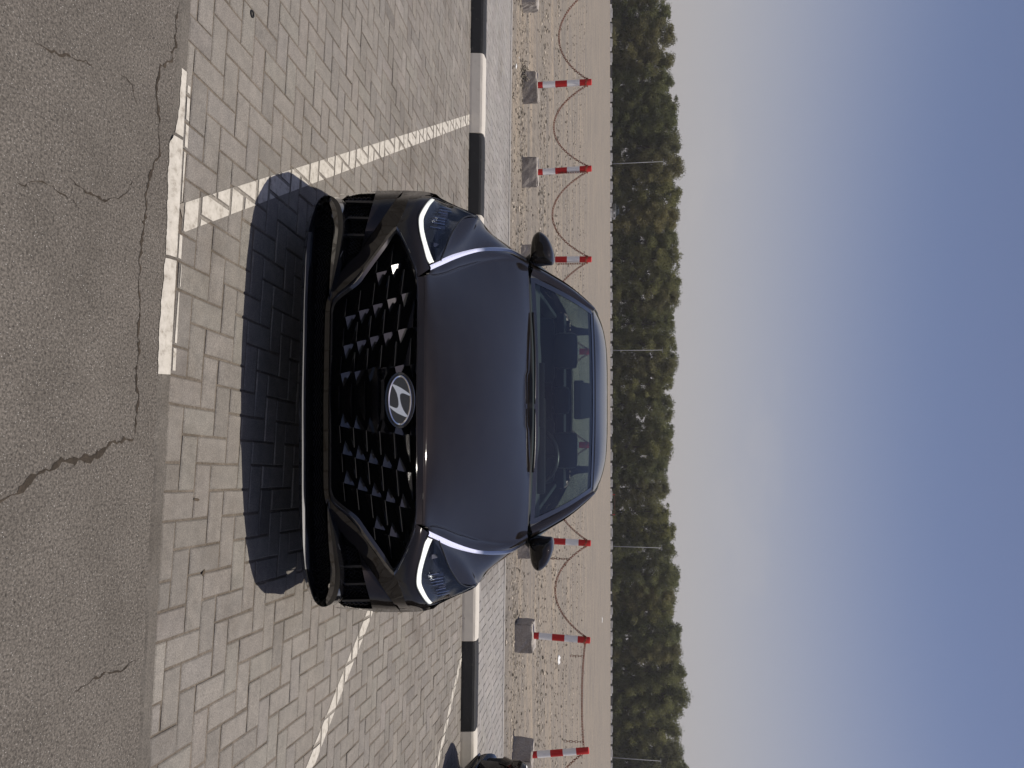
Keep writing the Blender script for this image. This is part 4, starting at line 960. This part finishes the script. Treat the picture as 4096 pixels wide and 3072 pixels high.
# --- wheels
for sg in (1, -1):
    for yc in (WCF, WCR):
        wh = sub('wheel'); xo = sg*.905
        mb = MB(); mb.lathe([(.225, -.10), (.30, -.115), (.325, -.10), (.335, -.06), (.335, .06), (.325, .10), (.30, .115), (.225, .10)], 40, 'x', (sg*.80, yc, WZC)); cbuild(mb, 'tyre', M_RUBBER, wh, True, 40)
        mb = MB(); mb.lathe([(.235, .10), (.225, .105), (.215, .05), (.05, .06), (.03, .075), (.0005, .075)], 40, 'x', (sg*.80 if sg > 0 else -.80, yc, WZC))
        if sg < 0: mb.v = [(-1.60-p[0], p[1], p[2]) for p in mb.v]
        for k in range(5):
            a = 2*math.pi*k/5; M_ = Matrix.Translation((sg*.88, yc, WZC)) @ Matrix.Rotation(a, 4, 'X'); mb.box(-.012, .012, -.028, .028, .03, .225, M_)
        cbuild(mb, 'rim', M_ALLOY, wh, False)
# --- cabin
mb = MB(); mb.box(-.80, .80, 4.35, 6.9, .30, .34); cbuild(mb, 'cabin_floor', M_PLAST, car)
for nm, bx_ in (('door_panel', (-.82, -.79, 4.35, 6.9, .30, .95)), ('door_panel', (.79, .82, 4.35, 6.9, .30, .95)), ('firewall', (-.80, .80, 4.30, 4.34, .30, .94)), ('rear_shelf', (-.80, .80, 6.60, 6.92, .98, 1.05))): mb = MB(); mb.box(*bx_); cbuild(mb, nm, M_PLAST, car)
d0 = np.array([(x, 4.235+.20*(x/.76)**2, 1.032-.047*(x/.76)**2) for x in np.linspace(0, .74, 9)]); d1 = np.array([(x, 4.60, 1.028-.01*(x/.76)**2+(.012 if x < .33 else 0)) for x in np.linspace(0, .76, 9)]); d2 = np.array([(x, 4.80, .99) for x in np.linspace(0, .78, 9)]); d3 = np.array([(x, 4.86, .60) for x in np.linspace(0, .78, 9)])
part('dashboard', M_DASH, car, [loft([d0, d1, d2, d3], 2, 4)])
mb = MB(); mb.box(-.02, .60, 4.62, 4.68, 1.0, 1.075, bev=.02); cbuild(mb, 'instrument_screen', M_SATIN, car, True, 40)
mb = MB(); mb.box(-.24, .17, 4.585, 4.61, 1.03, 1.072, bev=.008); cbuild(mb, 'centre_screen', M_SATIN, car, True, 40)
swc = np.array([.375, 4.93, .965]); mb = MB()
M_ = Matrix.Translation(tuple(swc)) @ Matrix.Rotation(R_(-66), 4, 'X')
mb.tube([tuple(M_ @ Vector((.185*math.cos(2*math.pi*k/40), .185*math.sin(2*math.pi*k/40), 0))) for k in range(40)], .0165, 8, closed=True)
for a in (0, math.pi, -math.pi/2): mb.tube([tuple(M_ @ Vector((.04*math.cos(a), .04*math.sin(a), .02))), tuple(M_ @ Vector((.18*math.cos(a), .18*math.sin(a), 0)))], .014, 6)
mb.tube([tuple(M_ @ Vector((0, 0, .0))), tuple(M_ @ Vector((0, 0, .05)))], [.065, .05], 12); cbuild(mb, 'steering_wheel', M_SATIN, car, True)
def seat(x, y, wd, ztop_, hw, hz0, hz1, name='front_seat'):
    s = sub(name); mb = MB(); M_ = Matrix.Translation((x, y, .5)) @ Matrix.Rotation(R_(-14), 4, 'X')
    mb.box(-wd/2, wd/2, -.06, .06, 0, ztop_-.5, M_, bev=.05); cbuild(mb, 'backrest', M_SEAT, s, True, 50)
    mb = MB(); mb.box(x-wd/2, x+wd/2, y-.50, y+.02, .40, .56, bev=.05); cbuild(mb, 'cushion', M_SEAT, s, True, 50)
    mb = MB(); yo = y+(hz0-.5)*.249; mb.box(x-hw/2, x+hw/2, yo-.05, yo+.06, hz0, hz1, bev=.045); cbuild(mb, 'headrest', M_SEAT, s, True, 50)
    mb = MB()
    for q in (-.06, .06): mb.tube([(x+q, yo, hz0-.06), (x+q, yo, hz0+.03)], .007, 6)
    cbuild(mb, 'headrest_post', M_CHROME, s)
seat(-.375, 5.33, .50, 1.08, .275, 1.055, 1.235); seat(.375, 5.33, .50, 1.08, .275, 1.055, 1.235)
for x in (-.42, 0, .42): seat(x, 6.12, .42, .99, .24, .985, 1.13, 'rear_seat')
mb = MB(); mb.box(-.135, .125, 4.83, 4.865, 1.245, 1.312, bev=.012); cbuild(mb, 'cabin_mirror', M_SATIN, car, True, 40)
hdl = [shift(r, 0, .03, -.035) for r in rows]; part('headlining', M_DASH, car, [loft(hdl, 1, 1)])
for sg in (1, -1): mb = MB(); mb.box(sg*.77-.02, sg*.77+.02, 4.75, 6.6, .88, .985, bev=.015); cbuild(mb, 'door_card', M_DASH, car, True, 40)

# ------------------------------------------------------------------ neighbouring black car, nose over the kerb, only its corner in view
nb = copy_tree(car)
nb['label'] = 'black car cut off at the picture edge beside the kerb, only its front corner showing'; car['group'] = nb['group'] = 'black cars parked in the bays'
BAY = R_(26.5)
nb.rotation_euler = (0, 0, math.pi+BAY)                      # nose towards the kerb
NB_NOSE = Vector((3.99, 7.25)); hd = Vector((-math.sin(BAY), math.cos(BAY)))
c_ = NB_NOSE - hd*(YC-Y0); nb.location = (c_.x, c_.y, 0.0)

# ------------------------------------------------------------------ bollards on concrete footings, with chains
ordn = ['first', 'second', 'third', 'fourth', 'fifth', 'sixth', 'seventh', 'eighth', 'ninth', 'tenth']
# place along the row (picture coordinate of the post foot), distance, lean, footing size and turn
BOL = [(-14, 10.86, -.01, .34, .30, .05), (184, 10.93, 0.0, .44, .34, .35), (373, 10.96, -.028, .44, .34, .30), (560, 10.98, .02, .42, .34, .1), (760, 10.92, .0, .40, .34, 0),
       (960, 10.85, .0, .40, .34, 0), (1166, 10.76, .025, .42, .34, .2), (1372, 10.56, .035, .40, .36, -.04), (1638, 10.42, -.150, .42, .36, .62)]
WHICH = ['leftmost red and white bollard, half cut off by the picture edge, on a concrete footing', 'red and white bollard whose footing has rubble and a hole beside it',
         'red and white bollard with a faded top and a chain end hanging along it', 'red and white bollard partly behind the left door mirror of the sedan',
         'red and white bollard seen through the sedan windows left of the cabin mirror', 'red and white bollard seen through the sedan windows right of the cabin mirror',
         'red and white bollard partly behind the right door mirror of the sedan', 'upright red and white bollard on a clean box footing, next to white litter', 'leaning scuffed red and white bollard nearest the black car at the edge']
tops = []
RB = 0.046; ZB, ZT = .335, 1.15
for k, (dy, yy, lean, fw, fd, turn) in enumerate(BOL):
    p = at_y(1163*K, dy*K, yy); x = p[0]; g = field_z(x, yy)
    b = tag(empty('bollard', (x, yy, g)), WHICH[k], 'bollard', 'red and white bollards along the gravel edge')
    Mx = Matrix.Rotation(lean, 4, 'Y'); zb, zt = ZB-g, ZT-g
    rr = random.Random(k+40)
    # footing: cast block with chipped edges
    bm = bmesh.new(); bmesh.ops.create_cube(bm, size=1.0); bmesh.ops.scale(bm, vec=(fw, fd, zb+.12), verts=bm.verts); bmesh.ops.translate(bm, vec=(0, 0, (zb-.12)/2), verts=bm.verts)
    bmesh.ops.bevel(bm, geom=bm.edges[:], offset=.012, segments=2, affect='EDGES'); bmesh.ops.subdivide_edges(bm, edges=[e for e in bm.edges if e.calc_length() > .1], cuts=5, use_grid_fill=True)
    for vtx in bm.verts:
        vtx.co += Vector((rr.gauss(0, .0035), rr.gauss(0, .0035), rr.gauss(0, .003))); vtx.co.x *= 1+.05*(zb-vtx.co.z); vtx.co.z += .035*vtx.co.x*rr.uniform(.8, 1)*(1 if k % 2 else -.4)*(vtx.co.z > 0)
    me = bpy.data.meshes.new('footing'); bm.to_mesh(me); bm.free(); me.materials.append(M_CONC)
    o = bpy.data.objects.new('footing', me); col.objects.link(o); o.parent = b; o.rotation_euler = (rr.gauss(0, .015), rr.gauss(0, .03), turn); o.location = (rr.uniform(-.02, .04), .02, 0)
    # post in painted bands
    bands = [(zb-.05, zb+.075, M_RED, 'red_band'), (zb+.075, zb+.265, M_WHITE, 'white_band'), (zb+.265, zb+.445, M_RED, 'red_band'), (zb+.445, zb+.635, M_WHITE, 'white_band'), (zb+.635, zt, M_RED, 'red_band')]
    for q, (z0, z1, m_, nm) in enumerate(bands):
        mb = MB(); last = q == 4
        mb.lathe([(RB, z0), (RB, z1-(.012 if last else 0))] + ([(RB*.93, z1-.003), (RB*.7, z1), (0.001, z1+.001)] if last else []), 20)
        mb.v = [tuple(Mx @ Vector(q_)) for q_ in mb.v]; o = mb.build(nm, m_, b, True, 40)
    tops.append(Vector((x, yy, g)) + Mx @ Vector((0, 0, zt-.075)))
def link_mesh(mb, c, t, side, L=.046, wd=.013, r=.0042):
    t = t.normalized(); s = side - t*side.dot(t); s.normalize(); pts = []
    for q in range(10):
        a = 2*math.pi*q/10; ex = (L/2-wd)*(1 if math.cos(a) > 0 else -1)
        pts.append(c + t*(ex+wd*math.cos(a)) + s*(wd*math.sin(a)))
    mb.tube(pts, r, 5, closed=True)
def chain_path(mb, pts):
    pts = [Vector(p) for p in pts]; L = [0]
    for a, b in zip(pts[:-1], pts[1:]): L.append(L[-1]+(b-a).length)
    n = max(2, int(L[-1]/.034))
    for k in range(n):
        s = L[-1]*(k+.5)/n; i = max(q for q in range(len(L)-1) if L[q] <= s); u = (s-L[i])/(L[i+1]-L[i]); c = pts[i].lerp(pts[i+1], u); t = pts[i+1]-pts[i]
        s1 = t.cross(Vector((0, 1, .2))); s2 = t.cross(s1); a = .5+(k % 2)*math.pi/2; link_mesh(mb, c, t, s1.normalized()*math.cos(a)+s2.normalized()*math.sin(a))
def catenary(a, b, sag, n=40): return [a.lerp(b, k/n)-Vector((0, 0, sag*4*(k/n)*(1-k/n)*(1+.12*(abs(k/n-.5)*2)**2))) for k in range(n+1)]
SAG = [.42, .50, .52, .50, .46, .46, .44, .035]
CL = ['rusty chain sagging between the leftmost cut-off bollard and the one with rubble', 'rusty chain sagging from the rubble-footing bollard to the faded-top bollard', 'rusty chain sagging from the faded-top bollard to the one behind the left mirror',
      'rusty chain running from the left mirror bollard behind the sedan', 'rusty chain seen only through the sedan glass behind the cabin mirror', 'rusty chain running behind the sedan to the right mirror bollard', 'rusty chain sagging from the right mirror bollard to the upright box-footing bollard', 'rusty chain pulled nearly straight to the leaning scuffed bollard']
for k in range(8):
    a, b = tops[k]+Vector((RB+.004, -.004, 0)), tops[k+1]+Vector((-RB-.004, -.004, 0)); mb = MB(); chain_path(mb, catenary(a, b, SAG[k]))
    c = tag(mb.build('chain', M_RUST), CL[k], 'chain', 'rusty chains hung between the bollards')
    lp = MB(); ctr = tops[k]; chain_path(lp, [ctr+Vector(((RB+.008)*math.cos(a_), (RB+.008)*math.sin(a_), .012*math.sin(a_*2))) for a_ in np.linspace(0, 2*math.pi, 20)]); lp.build('chain_loop', M_RUST, c)
    hang = {1: None, 2: (tops[2]+Vector((RB+.012, -.03, -.02)), .40), 3: (tops[3]+Vector((RB+.022, -.03, -.03)), .42), 6: None, 7: None}.get(k)
    if hang: lp = MB(); chain_path(lp, [hang[0], hang[0]-Vector((.004, 0, hang[1]))]); lp.build('hanging_end', M_RUST, c)
    if k == 6: q = catenary(a, b, SAG[k])[6]; lp = MB(); chain_path(lp, [q, q-Vector((0, 0, .30))]); lp.build('hanging_end', M_RUST, c)
    if k == 7:
        for t_, L_ in ((5, .19), (38, .27)): q = catenary(a, b, SAG[k])[t_]; lp = MB(); chain_path(lp, [q, q-Vector((.0, .01, L_))]); lp.build('hanging_end', M_RUST, c)
c9 = tops[8]+Vector((RB, 0, -.02)); mb = MB(); chain_path(mb, catenary(c9, c9+Vector((1.5, -.12, 0)), .45)); tag(mb.build('chain', M_RUST), 'rusty chain dropping from the leaning scuffed bollard out of the picture', 'chain', 'rusty chains hung between the bollards')
# rubble beside the second footing
rb_ = MB(); rr = random.Random(2); rt2 = []
for k in range(150):
    a = at_y(1128*K, (rr.gauss(160, 12))*K, 10.78+rr.gauss(0, .07)); s = rr.uniform(.008, .022); z = field_z(a[0], a[1])+abs(rr.gauss(0, .045))
    rb_.add([(a[0]+s*p[0]*rr.uniform(.7, 1.3), a[1]+s*p[1]*rr.uniform(.7, 1.3), z+s*p[2]) for p in ico], icf); t = rr.choice([.25, .4, .6, .9, 1.2]); rt2 += [(t, t, t*.97)]*len(icf)
o = rb_.build('rubble_pile', M_PEBBLE); set_tone(o.data, rt2); tag(o, 'small heap of broken rubble against the concrete footing left of the sedan', 'rubble', kind='stuff')

# ------------------------------------------------------------------ small things lying about
def scrap(name, sx, sy, z, size, mat, label, cat, seed, flat=.25):
    p = at_z(sx, sy, z); r = random.Random(seed); bm = bmesh.new(); bmesh.ops.create_icosphere(bm, subdivisions=2, radius=1.0)
    for vtx in bm.verts: vtx.co = Vector((vtx.co.x*size[0]*r.uniform(.7, 1.2), vtx.co.y*size[1]*r.uniform(.7, 1.2), max(-.2, vtx.co.z)*size[2]*r.uniform(.5, 1.3)))
    me = bpy.data.meshes.new(name); bm.to_mesh(me); bm.free(); me.materials.append(mat); o = bpy.data.objects.new(name, me); col.objects.link(o); o.location = (p[0], p[1], z+size[2]*.2); o.rotation_euler = (0, 0, r.uniform(0, 3))
    return tag(o, label, cat)
scrap('plastic_bag', 2232, 2638, GZ, (.13, .10, .05), M_LITTER, 'crumpled white plastic litter lying on the gravel beyond the upright bollard', 'litter', 1)
scrap('paper_scrap', 2065, 265, GZ, (.07, .03, .008), M_LITTER, 'small white paper scrap on the gravel left of the rubble footing', 'litter', 2)
scrap('paper_scrap', 2074, 262-30, GZ, (.025, .02, .01), M_LITTER, 'tiny white crumb of paper by the left edge of the gravel strip', 'litter', 3)
scrap('paper_scrap', 2408, 2480, GZ, (.25, .2, .05), M_LITTER, 'far white scrap lying out on the open gravel field', 'litter', 5)
scrap('dry_leaf', 815, 2290, .002, (.013, .008, .002), M_LEAFDRY, 'dark dry leaf on a paver right of the car shadow', 'leaf', 4)
scrap('wood_chip', 787, 1998, .002, (.018, .006, .003), M_LEAFDRY, 'small grey wood chip on the pavers before the car shadow', 'debris', 6)
p = at_z(545*K, 30*K, .004); mb = MB(); mb.tube([(.014*math.cos(2*math.pi*k/20), .011*math.sin(2*math.pi*k/20), 0) for k in range(20)], .003, 6, closed=True)
tag(mb.build('rubber_ring', M_RUBBER, smooth=True, loc=(p[0], p[1], .005)), 'small black rubber ring lying on the pavers at the left', 'ring')

# ------------------------------------------------------------------ far side: barrier kerb, lamp posts, parked car, tree belt
def far_y(x): return 158.0 + 0.10*x
fk = tag(empty('far_kerb', (0, far_y(0), GZ)), 'long low row of grey concrete blocks and white kerb pieces below the trees', 'kerb')
rk = random.Random(21); x = -98.0; bmesh_cache = {}
def blk(L, h, d, mat, nm):
    key = (round(L, 2), h, nm)
    if key not in bmesh_cache:
        mb = MB(); mb.add([(-L/2, 0, 0), (L/2, 0, 0), (L/2, d, 0), (-L/2, d, 0), (-L/2+.04, d*.25, h), (L/2-.04, d*.25, h), (L/2-.04, d*.75, h), (-L/2+.04, d*.75, h)], [(0, 1, 5, 4), (1, 2, 6, 5), (2, 3, 7, 6), (3, 0, 4, 7), (4, 5, 6, 7)])
        me = bpy.data.meshes.new(nm); me.from_pydata(mb.v, [], mb.f); me.materials.append(mat); bmesh_cache[key] = me
    return bmesh_cache[key]
while x < 100:
    L = rk.choice([1.7, 1.7, 1.9]); dark = rk.random() < (.25 if x < 20 else .45)
    seq = [(L, .52 if not dark else .46, .5, M_BARR if not dark else M_BARK if rk.random() < .3 else M_BARR, 'concrete_block'), (rk.choice([.5, .75]), .34, .3, M_BARW, 'white_kerb_piece'), (rk.choice([.3, .5]), .34, .3, M_BARK, 'black_kerb_piece')]
    if rk.random() < .35: seq[1], seq[2] = seq[2], seq[1]
    for (l_, h, d, m_, nm) in seq:
        o = bpy.data.objects.new(nm, blk(l_, h, d, m_, nm+m_.name[-5:])); o.name = nm; col.objects.link(o); o.parent = fk; o.location = (x+l_/2, far_y(x)-far_y(0)+rk.uniform(-.05, .05), rk.uniform(-.02, .02)); o.rotation_euler = (0, 0, .1+rk.uniform(-.02, .02)); x += l_+.03
# lamp posts
LPL = ['tall thin street lamp before the trees, leftmost of four', 'tall thin street lamp rising behind the sedan roof, second from the left', 'tall thin street lamp above the right door mirror, third from the left', 'tall thin street lamp near the right picture edge, rightmost of four']
for k, dy in enumerate((354, 757, 1180, 1636)):
    p = at_y(2440, dy*K, 150.0); yy = far_y(p[0])+1.0; p = at_y(2440, dy*K, yy)
    l_ = tag(empty('street_lamp', (p[0], yy, GZ)), LPL[k], 'street lamp', 'street lamps along the far kerb')
    mb = MB(); mb.tube([(0, 0, 0), (0, 0, 1.0), (0, 0, 11.0)], [.13, .09, .06], 8); mb.build('pole', M_GALV, l_, True)
    mb = MB(); mb.tube([(-.45, 0, 11.05), (0, 0, 11.12), (.45, 0, 11.05)], .04, 6); mb.build('cross_arm', M_GALV, l_)
    for s in (-1, 1): mb = MB(); mb.box(s*.42-.2, s*.42+.2, -.1, .1, 11.03, 11.11, bev=.02); mb.build('lamp_head', M_GALV, l_)
# two far posts with a red rope
fp_ = []
for k, sy in enumerate((1978, 2058)):
    p = at_y(2440, sy, 156.0); yy = far_y(p[0])+1.0; p = at_y(2440, sy, yy); q = tag(empty('far_bollard', (p[0], yy, GZ)), ['tiny far red post by the tree belt, left of a pair', 'tiny far red post by the tree belt, right of a pair'][k], 'bollard', 'far pair of red posts')
    for z0, z1, m_, nm in ((0, .4, M_WHITE, 'white_band'), (.4, 1.0, M_RED, 'red_band')): mb = MB(); mb.tube([(0, 0, z0), (0, 0, z1)], .09, 8); mb.build(nm, m_, q)
    fp_.append(Vector((p[0], yy, GZ+.98)))
mb = MB(); mb.tube(catenary(fp_[0], fp_[1], .12, 12), .022, 5); tag(mb.build('rope', M_RUST), 'thin rust-red rope between the two tiny far posts', 'rope')
# parked silver car far away
p = at_y(2440, 846, 156.0); yy = far_y(p[0])+2.3; p = at_y(2440, 846, yy)
sv = tag(empty('parked_suv', (p[0], yy, GZ+.15), R_(38)), 'small far silver car parked behind the kerb under the trees', 'car')
secx = [(-2.2, .86, .35, .75, .86), (-2.1, .92, .32, .85, .95), (-1.0, .93, .30, .98, 1.02), (-.55, .93, .30, 1.02, 1.08), (1.9, .93, .30, 1.02, 1.08), (2.15, .88, .35, .95, 1.0)]
mb = MB(); rows_ = [np.array([(-w_, y_, z0), (-w_*1.02, y_, (z0+z1)/2), (-w_, y_, z1), (-w_*.8, y_, z2), (0, y_, z2+.02), (w_*.8, y_, z2), (w_, y_, z1), (w_*1.02, y_, (z0+z1)/2), (w_, y_, z0)]) for y_, w_, z0, z1, z2 in secx]
v, f = loft(rows_, 2, 2); mb.add(v, f); mb.add(rows_[0], [tuple(range(9))]); mb.add(rows_[-1], [tuple(range(9))]); mb.build('body', M_SUV, sv, True, 40)
mb = MB(); A = [(-.82, -.95, 1.05), (.82, -.95, 1.05), (.86, 2.0, 1.06), (-.86, 2.0, 1.06)]; B = [(-.64, -.15, 1.66), (.64, -.15, 1.66), (.66, 1.75, 1.64), (-.66, 1.75, 1.64)]
mb.add(A+B, [(0, 1, 5, 4), (1, 2, 6, 5), (2, 3, 7, 6), (3, 0, 4, 7)]); mb.build('cabin_glass', M_SUVGL, sv)
mb = MB(); mb.box(-.66, .66, -.2, 1.8, 1.64, 1.71, bev=.03); mb.build('roof', M_SUV, sv, True, 40)
for s in (-1, 1):
    for y_ in (-1.35, 1.35): mb = MB(); mb.lathe([(.001, -.11), (.30, -.11), (.34, -.07), (.34, .07), (.30, .11), (.001, .11)], 18, 'x', (s*.83, y_, .34)); mb.build('wheel', M_RUBBER, sv, True, 40)
    mb = MB(); mb.box(s*.62-.2, s*.62+.2, -2.24, -2.16, .72, .86, bev=.02); mb.build('headlight', M_CHROME, sv)
mb = MB(); mb.box(-.35, .35, -2.24, -2.18, .55, .80, bev=.02); mb.build('grille', M_SATIN, sv)

# trees: tapered trunk with limbs, crown of leaf-sized faces gathered in uneven clumps
def make_tree(seed, H, mat, spread):
    r = random.Random(seed); root = empty('tree'); mb = MB()
    top = Vector((r.uniform(-.4, .4), r.uniform(-.3, .3), H*.86)); pts = [Vector((0, 0, -.2)), Vector((r.uniform(-.2, .2), r.uniform(-.2, .2), H*.3)), Vector((r.uniform(-.4, .4), r.uniform(-.2, .2), H*.6)), top]
    mb.tube(pts, [.24, .17, .11, .03], 7); limbs = []
    for k in range(16):
        t = r.uniform(.12, .92); base = pts[0].lerp(pts[3], t); a = r.uniform(0, 6.28); L = spread*r.uniform(.55, 1.05)*(1-.45*max(0, t-.4)); e = base+Vector((math.cos(a)*L, math.sin(a)*L, L*r.uniform(.3, .9)))
        mb.tube([base, base.lerp(e, .5)+Vector((0, 0, .1)), e], [.07, .045, .015], 5); limbs.append(e)
    tr = mb.build('trunk', M_BARK2, root, True)
    cl = []
    for e in limbs: cl.append((e, r.uniform(.75, 1.25)))
    for k in range(60):                                        # fill the crown column down to the ground skirts
        z = H*(.06+.90*(k/60)); rad = spread*(.95 if z < H*.55 else 1.0-.62*((z/H-.55)/.45)**1.3)*r.uniform(.25, 1.0); a = r.uniform(0, 6.28); cl.append((Vector((rad*math.cos(a), rad*math.sin(a), z)), r.uniform(.6, 1.15)))
    for k in range(16): a = 6.283*k/16; cl.append((Vector((spread*.8*math.cos(a), spread*.8*math.sin(a), r.uniform(.5, 1.6))), r.uniform(.7, 1.1)))
    for k in range(9): cl.append((top+Vector((r.gauss(0, .7), r.gauss(0, .6), r.uniform(-.2, 1.3))), r.uniform(.35, .7)))
    g = np.random.default_rng(seed); V = []; T = []
    for c, R in cl:
        n = int(210*R*R)+50; tone = r.uniform(.15, .9)
        d = g.normal(size=(n, 3)); d /= np.linalg.norm(d, axis=1)[:, None]; rad = R*g.random(n)**.40*(1+.22*g.normal(size=n)); P = np.array(c)+d*rad[:, None]*np.array([1, 1, .8])
        a = g.normal(size=(n, 3)); a /= np.linalg.norm(a, axis=1)[:, None]; b = np.cross(a, g.normal(size=(n, 3))); b /= np.linalg.norm(b, axis=1)[:, None]
        s = g.uniform(.06, .15, n)[:, None]; a[:, 2] += .5
        q = np.stack([P-a*s*1.3, P-b*s*.55, P+a*s*1.3, P+b*s*.55], 1); V.append(q.reshape(-1, 3)); T += [min(1, max(0, tone+x)) for x in g.normal(0, .13, n)]
    V = np.concatenate(V); V[:, 2] = np.maximum(V[:, 2], .05); nf = len(V)//4; me = bpy.data.meshes.new('crown'); me.from_pydata(V.tolist(), [], [(4*i, 4*i+1, 4*i+2, 4*i+3) for i in range(nf)]); me.materials.append(mat)
    ca_ = me.color_attributes.new('tone', 'FLOAT_COLOR', 'CORNER'); ca_.data.foreach_set('color', np.repeat(np.array([(t, t, t, 1) for t in T], np.float32), 4, 0).ravel())
    cr2 = bpy.data.objects.new('crown', me); col.objects.link(cr2); cr2.parent = root
    return root
protos = [make_tree(100+k, 13.0, M_LEAF[[0, 1, 2, 0, 1, 0, 2][k]], [2.9, 3.2, 2.6, 3.4, 3.0, 2.7, 3.1][k]) for k in range(7)]
# outline of the belt in the photograph: picture place along the row -> top of the trees
otl = [(0, 2676), (100, 2695), (200, 2700), (300, 2728), (400, 2725), (500, 2712), (600, 2716), (700, 2700), (850, 2702), (950, 2690), (1050, 2672), (1150, 2700), (1230, 2722), (1300, 2700), (1400, 2728), (1480, 2752), (1560, 2730), (1659, 2748)]
rt_ = random.Random(77); used = set(); first = []
def place_tree(x, y, h, pi):
    t = protos[pi] if pi not in used else copy_tree(protos[pi]); used.add(pi)
    s = h/12.7; t.location = (x, y, GZ); t.scale = (s*rt_.uniform(1.0, 1.2), s*rt_.uniform(.95, 1.12), s); t.rotation_euler = (0, 0, rt_.uniform(0, 6.28)); return t
front_trees = []; x = -97.0
while x < 98:
    y = far_y(x)+8.0+rt_.uniform(-1, 1.5); iv = np.array([x, y, 0])-CC; wv = iv @ cF; sy = (1536+FPX*(iv @ cR)/wv)/K
    tops_ = np.interp(sy, [a for a, b in otl], [b for a, b in otl]); d = ray(tops_, sy*K); h = CAM_H + d[2]/d[1]*y - GZ
    front_trees.append((x, y, h*rt_.uniform(.95, 1.03))); x += rt_.uniform(4.0, 5.6)
bands_ = {0: front_trees}
tens = {1: 'st', 2: 'nd', 3: 'rd'}
def nth(n): return f"{n}{'th' if 10 <= n % 100 <= 20 else tens.get(n % 10, 'th')}"
for i, (x, y, h) in enumerate(front_trees):
    t = place_tree(x, y, h, (i*3+rt_.randrange(2)) % 7); t['label'] = f'bushy olive-green tree, {nth(i+1)} from the left in the front of the belt'; t['category'] = 'tree'; t['group'] = 'trees of the far belt'
back = [(x+rt_.uniform(1.4, 3.0), y+rt_.uniform(4.5, 6.5), h*rt_.uniform(.88, 1.04)) for x, y, h in front_trees]
for i, (x, y, h) in enumerate(back):
    t = place_tree(x, y, h, (i*2+rt_.randrange(3)) % 7); t['label'] = f'dark tree just behind the {nth(i+1)} tree from the left of the belt'; t['category'] = 'tree'; t['group'] = 'trees of the far belt'

# ------------------------------------------------------------------ dusty air between the viewer and the tree belt
m = bpy.data.materials.new('dusty_air'); m.use_nodes = True; m.node_tree.nodes.clear()
vo = m.node_tree.nodes.new('ShaderNodeOutputMaterial'); pv = m.node_tree.nodes.new('ShaderNodeVolumePrincipled')
pv.inputs['Color'].default_value = (0.93, 0.92, 0.92, 1); pv.inputs['Density'].default_value = 0.00030; pv.inputs['Anisotropy'].default_value = 0.2
m.node_tree.links.new(pv.outputs[0], vo.inputs['Volume'])
mb = MB(); mb.box(-1000, 1000, -95, 520, -1.2, 19.5); hz_o = mb.build('haze', m); tag(hz_o, kind='stuff')
